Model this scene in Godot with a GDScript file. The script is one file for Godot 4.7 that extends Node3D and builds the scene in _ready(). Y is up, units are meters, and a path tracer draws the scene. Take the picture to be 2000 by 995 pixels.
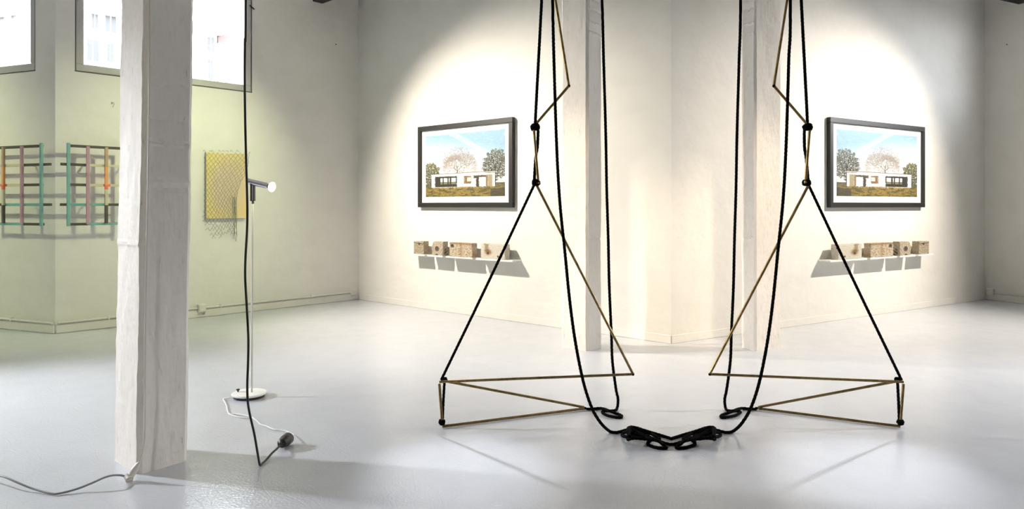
extends Node3D
# A white gallery with folded walls. The camera stands at (0, 1.4, 0) and looks along -z; y is up, metres.
const F := 1380.0      # focal length in pixels of the 2000 x 995 frame
const CX := 1000.0
const HY := 402.0      # the horizon's row
const EYE := 1.4
const ROOM_H := 4.6
const BEAM_H := 4.29
# strength of each kind of light
const K_SKY := 30.0
const K_PICTURE := 40.0
const K_LATTICE := 9.0
const K_SIDE := 50.0
const K_NARROW := 9.0
const K_BACK := 22.0
const K_ROOM := 2.5
const EXPOSURE := 1.0

var M := {}
var used := {}
var W := []            # walls: {a, b, u, n, len}

func wn(w: int) -> Vector3: return W[w]["n"]
func wu(w: int) -> Vector3: return W[w]["u"]
func wa(w: int) -> Vector3: return W[w]["a"]

# ---------------------------------------------------------------- measuring
func at(px: float, py: float, depth: float) -> Vector3:
	return Vector3((px - CX) * depth / F, EYE - (py - HY) * depth / F, -depth)

func on_floor(px: float, py: float, h := 0.0) -> Vector3:
	return at(px, py, F * (EYE - h) / (py - HY))

func on_wall(w: int, px: float, py: float, off := 0.0) -> Vector3:
	var d := Vector3((px - CX) / F, -(py - HY) / F, -1.0)
	var n: Vector3 = wn(w)
	var a: Vector3 = wa(w)
	var t: float = ((a + n * off) - Vector3(0, EYE, 0)).dot(n) / d.dot(n)
	return Vector3(0, EYE, 0) + d * t

# ---------------------------------------------------------------- nodes
func numbered(called: String) -> String:
	if not used.has(called):
		used[called] = 0
		return called
	used[called] += 1
	return "%s_%03d" % [called, used[called]]

func tag(o: Node, label := "", category := "", group := "", kind := "") -> void:
	if label != "": o.set_meta("label", label)
	if category != "": o.set_meta("category", category)
	if group != "": o.set_meta("group", group)
	if kind != "": o.set_meta("kind", kind)

func thing(called: String, label: String, category: String, group := "") -> Node3D:
	var o := Node3D.new()
	o.name = numbered(called)
	add_child(o, true)
	tag(o, label, category, group)
	return o

func setting(called: String) -> Node3D:
	var o := Node3D.new()
	o.name = called
	add_child(o, true)
	o.set_meta("kind", "structure")
	return o

func mesh_of(st: SurfaceTool) -> ArrayMesh:
	st.index()
	return st.commit()

func obj(called: String, me: Mesh, mat: Material, parent: Node = null) -> MeshInstance3D:
	var o := MeshInstance3D.new()
	if parent == null:
		o.name = numbered(called)
		add_child(o, true)
	else:
		o.name = called
		parent.add_child(o, true)
	o.mesh = me
	o.material_override = mat
	o.cast_shadow = GeometryInstance3D.SHADOW_CASTING_SETTING_ON
	return o

func new_st() -> SurfaceTool:
	var st := SurfaceTool.new()
	st.begin(Mesh.PRIMITIVE_TRIANGLES)
	return st

# ---------------------------------------------------------------- shapes
func tri(st: SurfaceTool, a: Vector3, b: Vector3, c: Vector3, n: Vector3, uv := [Vector2.ZERO, Vector2.ZERO, Vector2.ZERO]) -> void:
	var p := [a, b, c]
	var q: Array = uv.duplicate()
	if (b - a).cross(c - a).dot(n) > 0.0:
		p = [a, c, b]
		q = [uv[0], uv[2], uv[1]]
	for i in 3:
		st.set_normal(n)
		st.set_uv(q[i])
		st.add_vertex(p[i])

func quad(st: SurfaceTool, a: Vector3, b: Vector3, c: Vector3, d: Vector3, n: Vector3) -> void:
	var uv := [Vector2(0, 1), Vector2(1, 1), Vector2(1, 0), Vector2(0, 0)]
	tri(st, a, b, c, n, [uv[0], uv[1], uv[2]])
	tri(st, a, c, d, n, [uv[0], uv[2], uv[3]])

# a box of size s about c, edges chamfered by e, turned by basis b
func add_box(st: SurfaceTool, c: Vector3, s: Vector3, e := 0.0, b := Basis()) -> void:
	var h := s / 2.0
	e = minf(e, minf(h.x, minf(h.y, h.z)) * 0.9)
	var corner := func(sx: float, sy: float, sz: float, axis: int) -> Vector3:
		var p := Vector3(sx * (h.x - e), sy * (h.y - e), sz * (h.z - e))
		if axis == 0: p.x = sx * h.x
		elif axis == 1: p.y = sy * h.y
		else: p.z = sz * h.z
		return c + b * p
	for axis in 3:
		for s1 in [-1.0, 1.0]:
			var pts := []
			for k in [[-1.0, -1.0], [1.0, -1.0], [1.0, 1.0], [-1.0, 1.0]]:
				if axis == 0: pts.append(corner.call(s1, k[0], k[1], 0))
				elif axis == 1: pts.append(corner.call(k[0], s1, k[1], 1))
				else: pts.append(corner.call(k[0], k[1], s1, 2))
			var n := Vector3.ZERO
			n[axis] = s1
			quad(st, pts[0], pts[1], pts[2], pts[3], b * n)
	if e <= 0.0:
		return
	for s1 in [-1.0, 1.0]:
		for s2 in [-1.0, 1.0]:
			quad(st, corner.call(s1, s2, -1.0, 0), corner.call(s1, s2, 1.0, 0), corner.call(s1, s2, 1.0, 1), corner.call(s1, s2, -1.0, 1), (b * Vector3(s1, s2, 0)).normalized())
			quad(st, corner.call(s1, -1.0, s2, 0), corner.call(s1, 1.0, s2, 0), corner.call(s1, 1.0, s2, 2), corner.call(s1, -1.0, s2, 2), (b * Vector3(s1, 0, s2)).normalized())
			quad(st, corner.call(-1.0, s1, s2, 1), corner.call(1.0, s1, s2, 1), corner.call(1.0, s1, s2, 2), corner.call(-1.0, s1, s2, 2), (b * Vector3(0, s1, s2)).normalized())
			for s3 in [-1.0, 1.0]:
				tri(st, corner.call(s1, s2, s3, 0), corner.call(s1, s2, s3, 1), corner.call(s1, s2, s3, 2), (b * Vector3(s1, s2, s3)).normalized())

func box(c: Vector3, s: Vector3, e := 0.0, b := Basis()) -> ArrayMesh:
	var st := new_st()
	add_box(st, c, s, e, b)
	return mesh_of(st)

# Catmull-Rom through the points, a sample every step metres
func smooth(p: Array, step: float) -> PackedVector3Array:
	var out := PackedVector3Array()
	for i in p.size() - 1:
		var p1: Vector3 = p[i]
		var p2: Vector3 = p[i + 1]
		var p0: Vector3 = p[i - 1] if i > 0 else p1 * 2.0 - p2
		var p3: Vector3 = p[i + 2] if i + 2 < p.size() else p2 * 2.0 - p1
		var k := maxi(2, int(ceil(p1.distance_to(p2) / step)))
		for j in k:
			var t := float(j) / k
			out.append(0.5 * ((2.0 * p1) + (p2 - p0) * t + (2.0 * p0 - 5.0 * p1 + 4.0 * p2 - p3) * t * t + (3.0 * p1 - p0 - 3.0 * p2 + p3) * t * t * t))
	out.append(p[p.size() - 1])
	return out

# a swept round tube; lobes > 0 gives a laid rope with strands that twist
func add_tube(st: SurfaceTool, path: PackedVector3Array, r: float, sides := 8, lobes := 0, pitch := 0.05, depth := 0.0) -> void:
	var n := path.size()
	if n < 2: return
	var t0 := (path[1] - path[0]).normalized()
	var side := t0.cross(Vector3.UP if absf(t0.y) < 0.9 else Vector3.RIGHT).normalized()
	var rings := []
	var norms := []
	var s := 0.0
	for i in n:
		var t := (path[mini(i + 1, n - 1)] - path[maxi(i - 1, 0)]).normalized()
		side = (side - t * side.dot(t)).normalized()
		var up := t.cross(side)
		if i > 0: s += path[i].distance_to(path[i - 1])
		var ring := PackedVector3Array()
		var nor := PackedVector3Array()
		for k in sides:
			var a := TAU * k / sides
			var d := side * cos(a) + up * sin(a)
			var rr := r
			if lobes > 0:
				rr = r * (1.0 - depth + depth * absf(cos(0.5 * lobes * (a - TAU * s / pitch))))
			ring.append(path[i] + d * rr)
			nor.append(d)
		rings.append(ring)
		norms.append(nor)
	for i in n - 1:
		for k in sides:
			var k2 := (k + 1) % sides
			var idx := [[i, k], [i, k2], [i + 1, k2], [i, k], [i + 1, k2], [i + 1, k]]
			for j in [0, 3]:
				var pa: Vector3 = rings[idx[j][0]][idx[j][1]]
				var pb: Vector3 = rings[idx[j + 1][0]][idx[j + 1][1]]
				var pc: Vector3 = rings[idx[j + 2][0]][idx[j + 2][1]]
				var nn: Vector3 = norms[idx[j][0]][idx[j][1]]
				var order := [0, 1, 2] if (pb - pa).cross(pc - pa).dot(nn) < 0.0 else [0, 2, 1]
				for o in order:
					st.set_normal(norms[idx[j + o][0]][idx[j + o][1]])
					st.set_uv(Vector2(float(idx[j + o][1]) / sides, float(idx[j + o][0]) / n))
					st.add_vertex(rings[idx[j + o][0]][idx[j + o][1]])
	for e in [[0, -1.0], [n - 1, 1.0]]:
		var i2: int = e[0]
		var dir := (path[1] - path[0]).normalized() * -1.0 if i2 == 0 else (path[n - 1] - path[n - 2]).normalized()
		for k in sides:
			tri(st, path[i2], rings[i2][k], rings[i2][(k + 1) % sides], dir)

func tube(path: PackedVector3Array, r: float, sides := 8) -> ArrayMesh:
	var st := new_st()
	add_tube(st, path, r, sides)
	return mesh_of(st)

func rope_mesh(pts: Array, r := 0.0105) -> ArrayMesh:
	var st := new_st()
	add_tube(st, smooth(pts, 0.011), r, 12, 3, 0.075, 0.3)
	return mesh_of(st)

# profile of [radius, height] pairs turned about the axis from o along dir
func add_lathe(st: SurfaceTool, o: Vector3, dir: Vector3, profile: Array, sides := 24) -> void:
	var up := dir.normalized()
	var x := up.cross(Vector3.FORWARD if absf(up.z) < 0.9 else Vector3.RIGHT).normalized()
	var y := up.cross(x)
	for i in profile.size() - 1:
		var r0: float = profile[i][0]
		var h0: float = profile[i][1]
		var r1: float = profile[i + 1][0]
		var h1: float = profile[i + 1][1]
		for k in sides:
			var a0 := TAU * k / sides
			var a1 := TAU * (k + 1) / sides
			var d0 := x * cos(a0) + y * sin(a0)
			var d1 := x * cos(a1) + y * sin(a1)
			var n0 := (d0 * (h1 - h0) + up * (r0 - r1)).normalized()
			var n1 := (d1 * (h1 - h0) + up * (r0 - r1)).normalized()
			var p := [o + d0 * r0 + up * h0, o + d1 * r0 + up * h0, o + d1 * r1 + up * h1, o + d0 * r1 + up * h1]
			var nn := [n0, n1, n1, n0]
			for t in [[0, 1, 2], [0, 2, 3]]:
				var pa: Vector3 = p[t[0]]
				var pb: Vector3 = p[t[1]]
				var pc: Vector3 = p[t[2]]
				var cr := (pb - pa).cross(pc - pa)
				if cr.length() < 1e-12: continue
				var order := [0, 1, 2] if cr.dot(n0 + n1) < 0.0 else [0, 2, 1]
				for q in order:
					st.set_normal(nn[t[q]])
					st.set_uv(Vector2.ZERO)
					st.add_vertex(p[t[q]])

func lathe(o: Vector3, dir: Vector3, profile: Array, sides := 24) -> ArrayMesh:
	var st := new_st()
	add_lathe(st, o, dir, profile, sides)
	return mesh_of(st)

# ---------------------------------------------------------------- materials
func noise_tex(sz: int, freq: float, oct: int, seed_: int, ramp: Array, normal := false, bump := 4.0, kind := FastNoiseLite.TYPE_SIMPLEX_SMOOTH) -> NoiseTexture2D:
	var n := FastNoiseLite.new()
	n.noise_type = kind
	n.seed = seed_
	n.frequency = freq
	n.fractal_octaves = oct
	var t := NoiseTexture2D.new()
	t.width = sz
	t.height = sz
	t.seamless = true
	t.noise = n
	if normal:
		t.as_normal_map = true
		t.bump_strength = bump
	if ramp.size():
		var g := Gradient.new()
		g.offsets = PackedFloat32Array()
		g.colors = PackedColorArray()
		var off := PackedFloat32Array()
		var col := PackedColorArray()
		for e in ramp:
			off.append(e[0])
			col.append(e[1])
		g.offsets = off
		g.colors = col
		t.color_ramp = g
	return t

func mat(c: Color, rough := 0.7, metal := 0.0) -> StandardMaterial3D:
	var m := StandardMaterial3D.new()
	m.albedo_color = c
	m.roughness = rough
	m.metallic = metal
	return m

# relief of the painted floor: fine grain, trowel arcs and scratches
func scuffs() -> ImageTexture:
	var n := 1024
	var im := Image.create(n, n, false, Image.FORMAT_RF)
	var nz := FastNoiseLite.new()
	nz.seed = 13
	nz.frequency = 0.09
	nz.fractal_octaves = 3
	for y in n:
		for x in n:
			im.set_pixel(x, y, Color(0.5 + 0.05 * nz.get_noise_2d(x, y), 0, 0))
	var rng := RandomNumberGenerator.new()
	rng.seed = 14
	for i in 700:
		var cx := rng.randf() * n
		var cy := rng.randf() * n
		var r := rng.randf_range(60, 420)
		var a0 := rng.randf() * TAU
		var span := rng.randf_range(0.1, 0.8)
		var dep := rng.randf_range(-0.06, 0.06)
		var k := int(r * span * 1.3)
		for j in k:
			var a := a0 + span * j / k
			var px := posmod(int(cx + cos(a) * r), n)
			var py := posmod(int(cy + sin(a) * r), n)
			im.set_pixel(px, py, Color(im.get_pixel(px, py).r + dep, 0, 0))
	im.convert(Image.FORMAT_RGBA8)
	im.bump_map_to_normal_map(6.0)
	return ImageTexture.create_from_image(im)

func make_materials() -> void:
	# painted plaster
	var p := mat(Color(0.905, 0.9, 0.885), 0.75)
	p.uv1_triplanar = true
	p.uv1_world_triplanar = true
	p.uv1_scale = Vector3(0.45, 0.45, 0.45)
	p.albedo_texture = noise_tex(512, 0.012, 5, 3, [[0.0, Color(0.965, 0.965, 0.96)], [0.5, Color(0.99, 0.99, 0.985)], [1.0, Color(1, 1, 1)]])
	p.normal_enabled = true
	p.normal_texture = noise_tex(512, 0.02, 4, 5, [], true, 2.0)
	p.normal_scale = 0.5
	M.wall = p
	# glossy grey floor paint, scuffed
	var f := mat(Color(0.775, 0.792, 0.825), 0.2)
	f.uv1_triplanar = true
	f.uv1_world_triplanar = true
	f.uv1_scale = Vector3(0.5, 0.5, 0.5)
	f.albedo_texture = noise_tex(1024, 0.006, 6, 11, [[0.0, Color(0.975, 0.975, 0.98)], [0.5, Color(0.99, 0.99, 0.99)], [1.0, Color(1, 1, 1)]])
	f.roughness_texture = noise_tex(1024, 0.015, 6, 12, [[0.0, Color(0.8, 0.8, 0.8)], [0.45, Color(0.9, 0.9, 0.9)], [1.0, Color(1, 1, 1)]])
	f.normal_enabled = true
	f.normal_texture = scuffs()
	f.normal_scale = 0.7
	M.floor = f
	# limewashed concrete of the columns: board-marked, streaked
	var c := mat(Color(0.92, 0.905, 0.885), 0.7)
	c.uv1_triplanar = true
	c.uv1_scale = Vector3(3.0, 0.5, 3.0)
	c.albedo_texture = noise_tex(512, 0.02, 6, 21, [[0.0, Color(0.42, 0.40, 0.37)], [0.06, Color(0.86, 0.85, 0.82)], [0.14, Color(0.95, 0.945, 0.93)], [0.3, Color(0.985, 0.98, 0.97)], [1.0, Color(1, 1, 1)]])
	c.normal_enabled = true
	c.normal_texture = noise_tex(512, 0.03, 5, 22, [], true, 6.0)
	c.normal_scale = 0.35
	M.column = c
	M.beam = mat(Color(0.06, 0.055, 0.055), 0.6)
	M.ceiling = mat(Color(0.9, 0.89, 0.87), 0.8)
	M.winframe = mat(Color(0.72, 0.72, 0.71), 0.6)
	M.joint = mat(Color(0.32, 0.31, 0.3), 0.8)
	var gl := mat(Color(1, 1, 1, 0.06), 0.02)
	gl.transparency = BaseMaterial3D.TRANSPARENCY_ALPHA
	M.glass = gl
	var br := mat(Color(0.58, 0.50, 0.355), 0.3, 1.0)
	br.uv1_triplanar = true
	br.uv1_scale = Vector3(4, 4, 4)
	br.albedo_texture = noise_tex(256, 0.02, 4, 31, [[0.0, Color(0.72, 0.70, 0.62)], [0.5, Color(0.92, 0.9, 0.86)], [1.0, Color(1, 1, 1)]])
	M.brass = br
	var rp := mat(Color(0.05, 0.047, 0.05), 0.9)
	rp.metallic_specular = 0.15
	M.rope = rp
	M.black = mat(Color(0.05, 0.05, 0.055), 0.45)
	M.frame = mat(Color(0.105, 0.105, 0.11), 0.45)
	M.mount = mat(Color(0.97, 0.97, 0.965), 0.8)
	M.white_metal = mat(Color(0.93, 0.93, 0.92), 0.4)
	M.pole = mat(Color(0.80, 0.80, 0.77), 0.4)
	M.chrome = mat(Color(0.86, 0.86, 0.9), 0.12, 1.0)
	M.cord_white = mat(Color(0.88, 0.88, 0.87), 0.5)
	M.cord_grey = mat(Color(0.52, 0.53, 0.54), 0.5)
	M.plug_white = mat(Color(0.85, 0.83, 0.79), 0.5)
	M.pipe = mat(Color(0.87, 0.865, 0.845), 0.6)
	M.teal = mat(Color(0.46, 0.66, 0.62), 0.7)
	M.pink = mat(Color(0.70, 0.56, 0.61), 0.7)
	M.dark = mat(Color(0.33, 0.31, 0.28), 0.75)
	M.cream = mat(Color(0.80, 0.78, 0.66), 0.7)
	M.orange = mat(Color(0.90, 0.64, 0.42), 0.7)
	M.red = mat(Color(0.93, 0.50, 0.36), 0.7)
	M.tan = mat(Color(0.72, 0.62, 0.48), 0.7)
	M.net = mat(Color(0.48, 0.52, 0.46), 0.8)
	M.canvas_side = mat(Color(0.74, 0.74, 0.72), 0.8)
	M.facade = mat(Color(0.62, 0.62, 0.60), 0.8)
	M.facade_window = mat(Color(0.15, 0.155, 0.155), 0.6)
	M.facade_frame = mat(Color(0.70, 0.70, 0.68), 0.6)
	M.brick = mat(Color(0.31, 0.235, 0.22), 0.9)
	M.stucco = mat(Color(0.66, 0.63, 0.56), 0.9)

# ---------------------------------------------------------------- setting
func make_walls(pts: Array) -> void:
	for i in pts.size():
		var a: Vector3 = pts[i]
		var b: Vector3 = pts[(i + 1) % pts.size()]
		var u := (b - a).normalized()
		var n := Vector3(-u.z, 0, u.x)   # towards the room
		W.append({"a": a, "b": b, "u": u, "n": n, "len": a.distance_to(b)})

# one wall as a slab with thickness; holes are [s0, s1, h0, h1]
func build_wall(i: int, called: String, holes: Array, material: Material) -> void:
	var th := 0.28
	var w: Dictionary = W[i]
	var prev: Dictionary = W[(i + W.size() - 1) % W.size()]
	var next: Dictionary = W[(i + 1) % W.size()]
	var mitre := func(n1: Vector3, n2: Vector3) -> Vector3:
		var m := (n1 + n2).normalized()
		return -m * (th / maxf(0.2, m.dot(n1)))
	var oa: Vector3 = w.a + mitre.call(prev.n, w.n)
	var ob: Vector3 = w.b + mitre.call(w.n, next.n)
	var length: float = w.len
	var ss := [0.0, length]
	var hs := [-0.05, ROOM_H + 0.05]
	for h in holes:
		for s in [h[0], h[1]]:
			if not ss.has(s): ss.append(s)
		for y in [h[2], h[3]]:
			if not hs.has(y): hs.append(y)
	ss.sort()
	hs.sort()
	var solid := func(si: int, hi: int) -> bool:
		if si < 0 or hi < 0 or si >= ss.size() - 1 or hi >= hs.size() - 1: return false
		var sm: float = (ss[si] + ss[si + 1]) / 2.0
		var hm: float = (hs[hi] + hs[hi + 1]) / 2.0
		for h in holes:
			if sm > h[0] and sm < h[1] and hm > h[2] and hm < h[3]: return false
		return true
	var inner := func(s: float, y: float) -> Vector3:
		return w.a + w.u * s + Vector3(0, y, 0)
	var outer := func(s: float, y: float) -> Vector3:
		var p: Vector3 = w.a + w.u * s - w.n * th
		if s <= 0.0: p = oa
		elif s >= length: p = ob
		return Vector3(p.x, y, p.z)
	var st := new_st()
	for si in ss.size() - 1:
		for hi in hs.size() - 1:
			if not solid.call(si, hi): continue
			var s0: float = ss[si]
			var s1: float = ss[si + 1]
			var h0: float = hs[hi]
			var h1: float = hs[hi + 1]
			quad(st, inner.call(s0, h0), inner.call(s1, h0), inner.call(s1, h1), inner.call(s0, h1), w.n)
			quad(st, outer.call(s0, h0), outer.call(s1, h0), outer.call(s1, h1), outer.call(s0, h1), -w.n)
			if not solid.call(si - 1, hi): quad(st, inner.call(s0, h0), outer.call(s0, h0), outer.call(s0, h1), inner.call(s0, h1), -w.u)
			if not solid.call(si + 1, hi): quad(st, inner.call(s1, h0), outer.call(s1, h0), outer.call(s1, h1), inner.call(s1, h1), w.u)
			if not solid.call(si, hi - 1): quad(st, inner.call(s0, h0), outer.call(s0, h0), outer.call(s1, h0), inner.call(s1, h0), Vector3.DOWN)
			if not solid.call(si, hi + 1): quad(st, inner.call(s0, h1), outer.call(s0, h1), outer.call(s1, h1), inner.call(s1, h1), Vector3.UP)
	var o := obj(called, mesh_of(st), material)
	o.set_meta("kind", "structure")

func wall_s(w: int, p: Vector3) -> float:
	return (p - wa(w)).dot(wu(w))

func wall_basis(w: int) -> Basis:
	return Basis(wu(w), Vector3.UP, wn(w))

# a fixed window in wall w, opening s0..s1 and h0..h1, frame bars along the opening
func build_window(n: int, w: int, hole: Array, bar: float, mullions: Array) -> void:
	var o := setting("window_%d" % n)
	o.transform = Transform3D(wall_basis(w), wa(w) + wu(w) * hole[0])
	var ww: float = hole[1] - hole[0]
	var h0: float = hole[2]
	var h1: float = hole[3]
	var z := -0.05
	var d := 0.09
	obj("frame_bar", box(Vector3(ww / 2, h0 + bar / 2, z), Vector3(ww - 0.004, bar, d), 0.008), M.winframe, o)
	obj("frame_bar", box(Vector3(ww / 2, h1 - bar / 2, z), Vector3(ww - 0.004, bar, d), 0.008), M.winframe, o)
	obj("frame_bar", box(Vector3(bar / 2, (h0 + h1) / 2, z), Vector3(bar, h1 - h0 - 2 * bar, d), 0.008), M.winframe, o)
	obj("frame_bar", box(Vector3(ww - bar / 2, (h0 + h1) / 2, z), Vector3(bar, h1 - h0 - 2 * bar, d), 0.008), M.winframe, o)
	for m in mullions:
		obj("mullion", box(Vector3(m, (h0 + h1) / 2, z), Vector3(0.06, h1 - h0 - 2 * bar, d * 0.8), 0.006), M.winframe, o)
	var st := new_st()
	add_box(st, Vector3(ww / 2, (h0 + h1) / 2, z), Vector3(ww - 2 * bar + 0.02, h1 - h0 - 2 * bar + 0.02, 0.006))
	var st2 := new_st()
	quad(st2, Vector3(bar - 0.01, h0 + bar - 0.01, z), Vector3(ww - bar + 0.01, h0 + bar - 0.01, z), Vector3(ww - bar + 0.01, h1 - bar + 0.01, z), Vector3(bar - 0.01, h1 - bar + 0.01, z), Vector3(0, 0, 1))
	obj("pane", mesh_of(st2), M.glass, o)
	# dark open joint between frame and plaster: thin recessed seam bars
	var st3 := new_st()
	add_box(st3, Vector3(ww / 2, h0 - 0.004, -0.001), Vector3(ww + 0.02, 0.010, 0.006))
	add_box(st3, Vector3(-0.003, (h0 + h1) / 2, -0.001), Vector3(0.008, h1 - h0, 0.006))
	add_box(st3, Vector3(ww + 0.003, (h0 + h1) / 2, -0.001), Vector3(0.008, h1 - h0, 0.006))
	obj("seam", mesh_of(st3), M.joint, o)

func baseboard(called: String, w: int, s0: float, s1: float, h: float, d: float) -> void:
	var o := setting(called)
	o.transform = Transform3D(wall_basis(w), wa(w))
	obj("board", box(Vector3((s0 + s1) / 2, h / 2, d / 2), Vector3(s1 - s0, h, d), 0.008), M.wall, o)

func conduit(w: int, s0: float, s1: float, boxes: Array, h: float, label: String) -> void:
	var o := thing("conduit", label, "conduit", "wall conduits")
	o.transform = Transform3D(wall_basis(w), wa(w))
	obj("pipe", tube(PackedVector3Array([Vector3(s0, h, 0.022), Vector3(s1, h, 0.022)]), 0.012, 10), M.pipe, o)
	for s in boxes:
		var j := obj("junction_box", box(Vector3(s, h, 0.026), Vector3(0.1, 0.1, 0.05), 0.008), M.pipe, o)
		obj("cover", box(Vector3(s, h, 0.053), Vector3(0.075, 0.075, 0.006), 0.002), M.pipe, j)
	var k := s0 + 0.5
	while k < s1 - 0.2:
		obj("saddle", box(Vector3(k, h, 0.017), Vector3(0.02, 0.045, 0.038), 0.004), M.pipe, o)
		k += 1.3

# a rough square column on footprint corners (counted round), leaning by lean over its height
func column(foot: Array, lean: Vector3, ridges: Array, seed_: int, label: String) -> Node3D:
	var o := thing("concrete_column", label, "column", "whitewashed columns")
	var mid := Vector3.ZERO
	for p in foot: mid += p / 4.0
	o.position = mid
	var nz := FastNoiseLite.new()
	nz.seed = seed_
	nz.frequency = 2.2
	nz.fractal_octaves = 4
	var ch := 0.022
	var prof := []     # [point, normal, face]
	for i in 4:
		var a: Vector3 = foot[i] - mid
		var b: Vector3 = foot[(i + 1) % 4] - mid
		var u := (b - a).normalized()
		var nn := Vector3(-u.z, 0, u.x)
		if nn.dot(a + b) < 0.0: nn = -nn
		var l := a.distance_to(b)
		var k := 8
		for j in k + 1:
			prof.append([a + u * (ch + (l - 2 * ch) * j / k), nn, i])
	var rows := 320
	var top := ROOM_H
	var grid := []
	for r in rows + 1:
		var y := top * r / rows
		var ring := PackedVector3Array()
		for e in prof:
			var p: Vector3 = e[0] + Vector3(0, y, 0) + lean * (y / top)
			var d := nz.get_noise_3d(p.x * 1.0 + mid.x, p.y * 0.6, p.z) * 0.008 + nz.get_noise_3d(p.x * 5.0 + 9.0, p.y * 4.0, p.z * 5.0) * 0.0035
			for rg in ridges:
				if rg[0] == e[2]:
					var dy: float = (y - rg[1] - 0.02 * nz.get_noise_2d(p.x * 6.0, p.z * 6.0 + rg[1])) / 0.011
					d += rg[2] * exp(-dy * dy)
			ring.append(p + e[1] * d)
		grid.append(ring)
	var st := new_st()
	st.set_smooth_group(-1)
	var m := prof.size()
	for r in rows:
		for k in m:
			var k2 := (k + 1) % m
			var a: Vector3 = grid[r][k]
			var b: Vector3 = grid[r][k2]
			var c: Vector3 = grid[r + 1][k2]
			var d: Vector3 = grid[r + 1][k]
			var out: Vector3 = prof[k][1] + prof[k2][1]
			var n := (b - a).cross(d - a).normalized()
			if n.dot(out) < 0.0: n = -n
			quad(st, a, b, c, d, n)
	obj("shaft", mesh_of(st), M.column, o)
	return o

func beam(a: Vector3, b: Vector3, wdt: float, hgt: float, label: String) -> void:
	var o := thing("ceiling_beam", label, "beam", "dark ceiling beams")
	o.position = a
	var u := (b - a).normalized()
	var n := Vector3(-u.z, 0, u.x)
	var l := a.distance_to(b)
	var bs := Basis(u, Vector3.UP, n)
	var fl := 0.028
	obj("bottom_flange", box(u * l / 2 + Vector3(0, fl / 2, 0), Vector3(l, fl, wdt), 0.004, bs), M.beam, o)
	obj("web", box(u * l / 2 + Vector3(0, hgt / 2, 0), Vector3(l, hgt - 2 * fl, wdt * 0.35), 0.0, bs), M.beam, o)
	obj("top_flange", box(u * l / 2 + Vector3(0, hgt - fl / 2, 0), Vector3(l, fl, wdt), 0.004, bs), M.beam, o)

# ---------------------------------------------------------------- lamps
func spotlight(pos: Vector3, target: Vector3, energy: float, angle: float, col: Color, soft: float, label: String, fade := 1.0) -> void:
	var o := thing("ceiling_spotlight", label, "spotlight", "ceiling spotlights")
	o.position = pos
	var d := (target - pos).normalized()
	obj("stem", tube(PackedVector3Array([Vector3(0, 0.05, 0), Vector3(0, ROOM_H - pos.y, 0)]), 0.012, 8), M.black, o)
	obj("housing", lathe(Vector3.ZERO, d, [[0.0, -0.16], [0.045, -0.16], [0.052, -0.15], [0.055, 0.0], [0.058, 0.05], [0.054, 0.05], [0.05, 0.02]], 20), M.black, o)
	var lens := mat(Color(1, 0.98, 0.94), 0.3)
	lens.emission_enabled = true
	lens.emission = col
	lens.emission_energy_multiplier = 3.0
	obj("lamp_lens", lathe(Vector3.ZERO, d, [[0.05, 0.02], [0.03, 0.026], [0.0, 0.028]], 20), lens, o)
	var l := SpotLight3D.new()
	l.name = "spot"
	l.light_color = col
	l.light_energy = energy
	l.spot_angle = angle
	l.spot_angle_attenuation = fade
	l.spot_range = 30.0
	l.spot_attenuation = 2.0
	l.light_size = soft
	l.shadow_enabled = true
	o.add_child(l)
	l.position = d * 0.07
	l.look_at_from_position(pos + d * 0.07, target, Vector3.UP if absf(d.y) < 0.98 else Vector3.RIGHT)

# ---------------------------------------------------------------- things
func mx(px: float, mirrored: bool) -> float:
	return 2622.5 - px if mirrored else px

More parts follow.
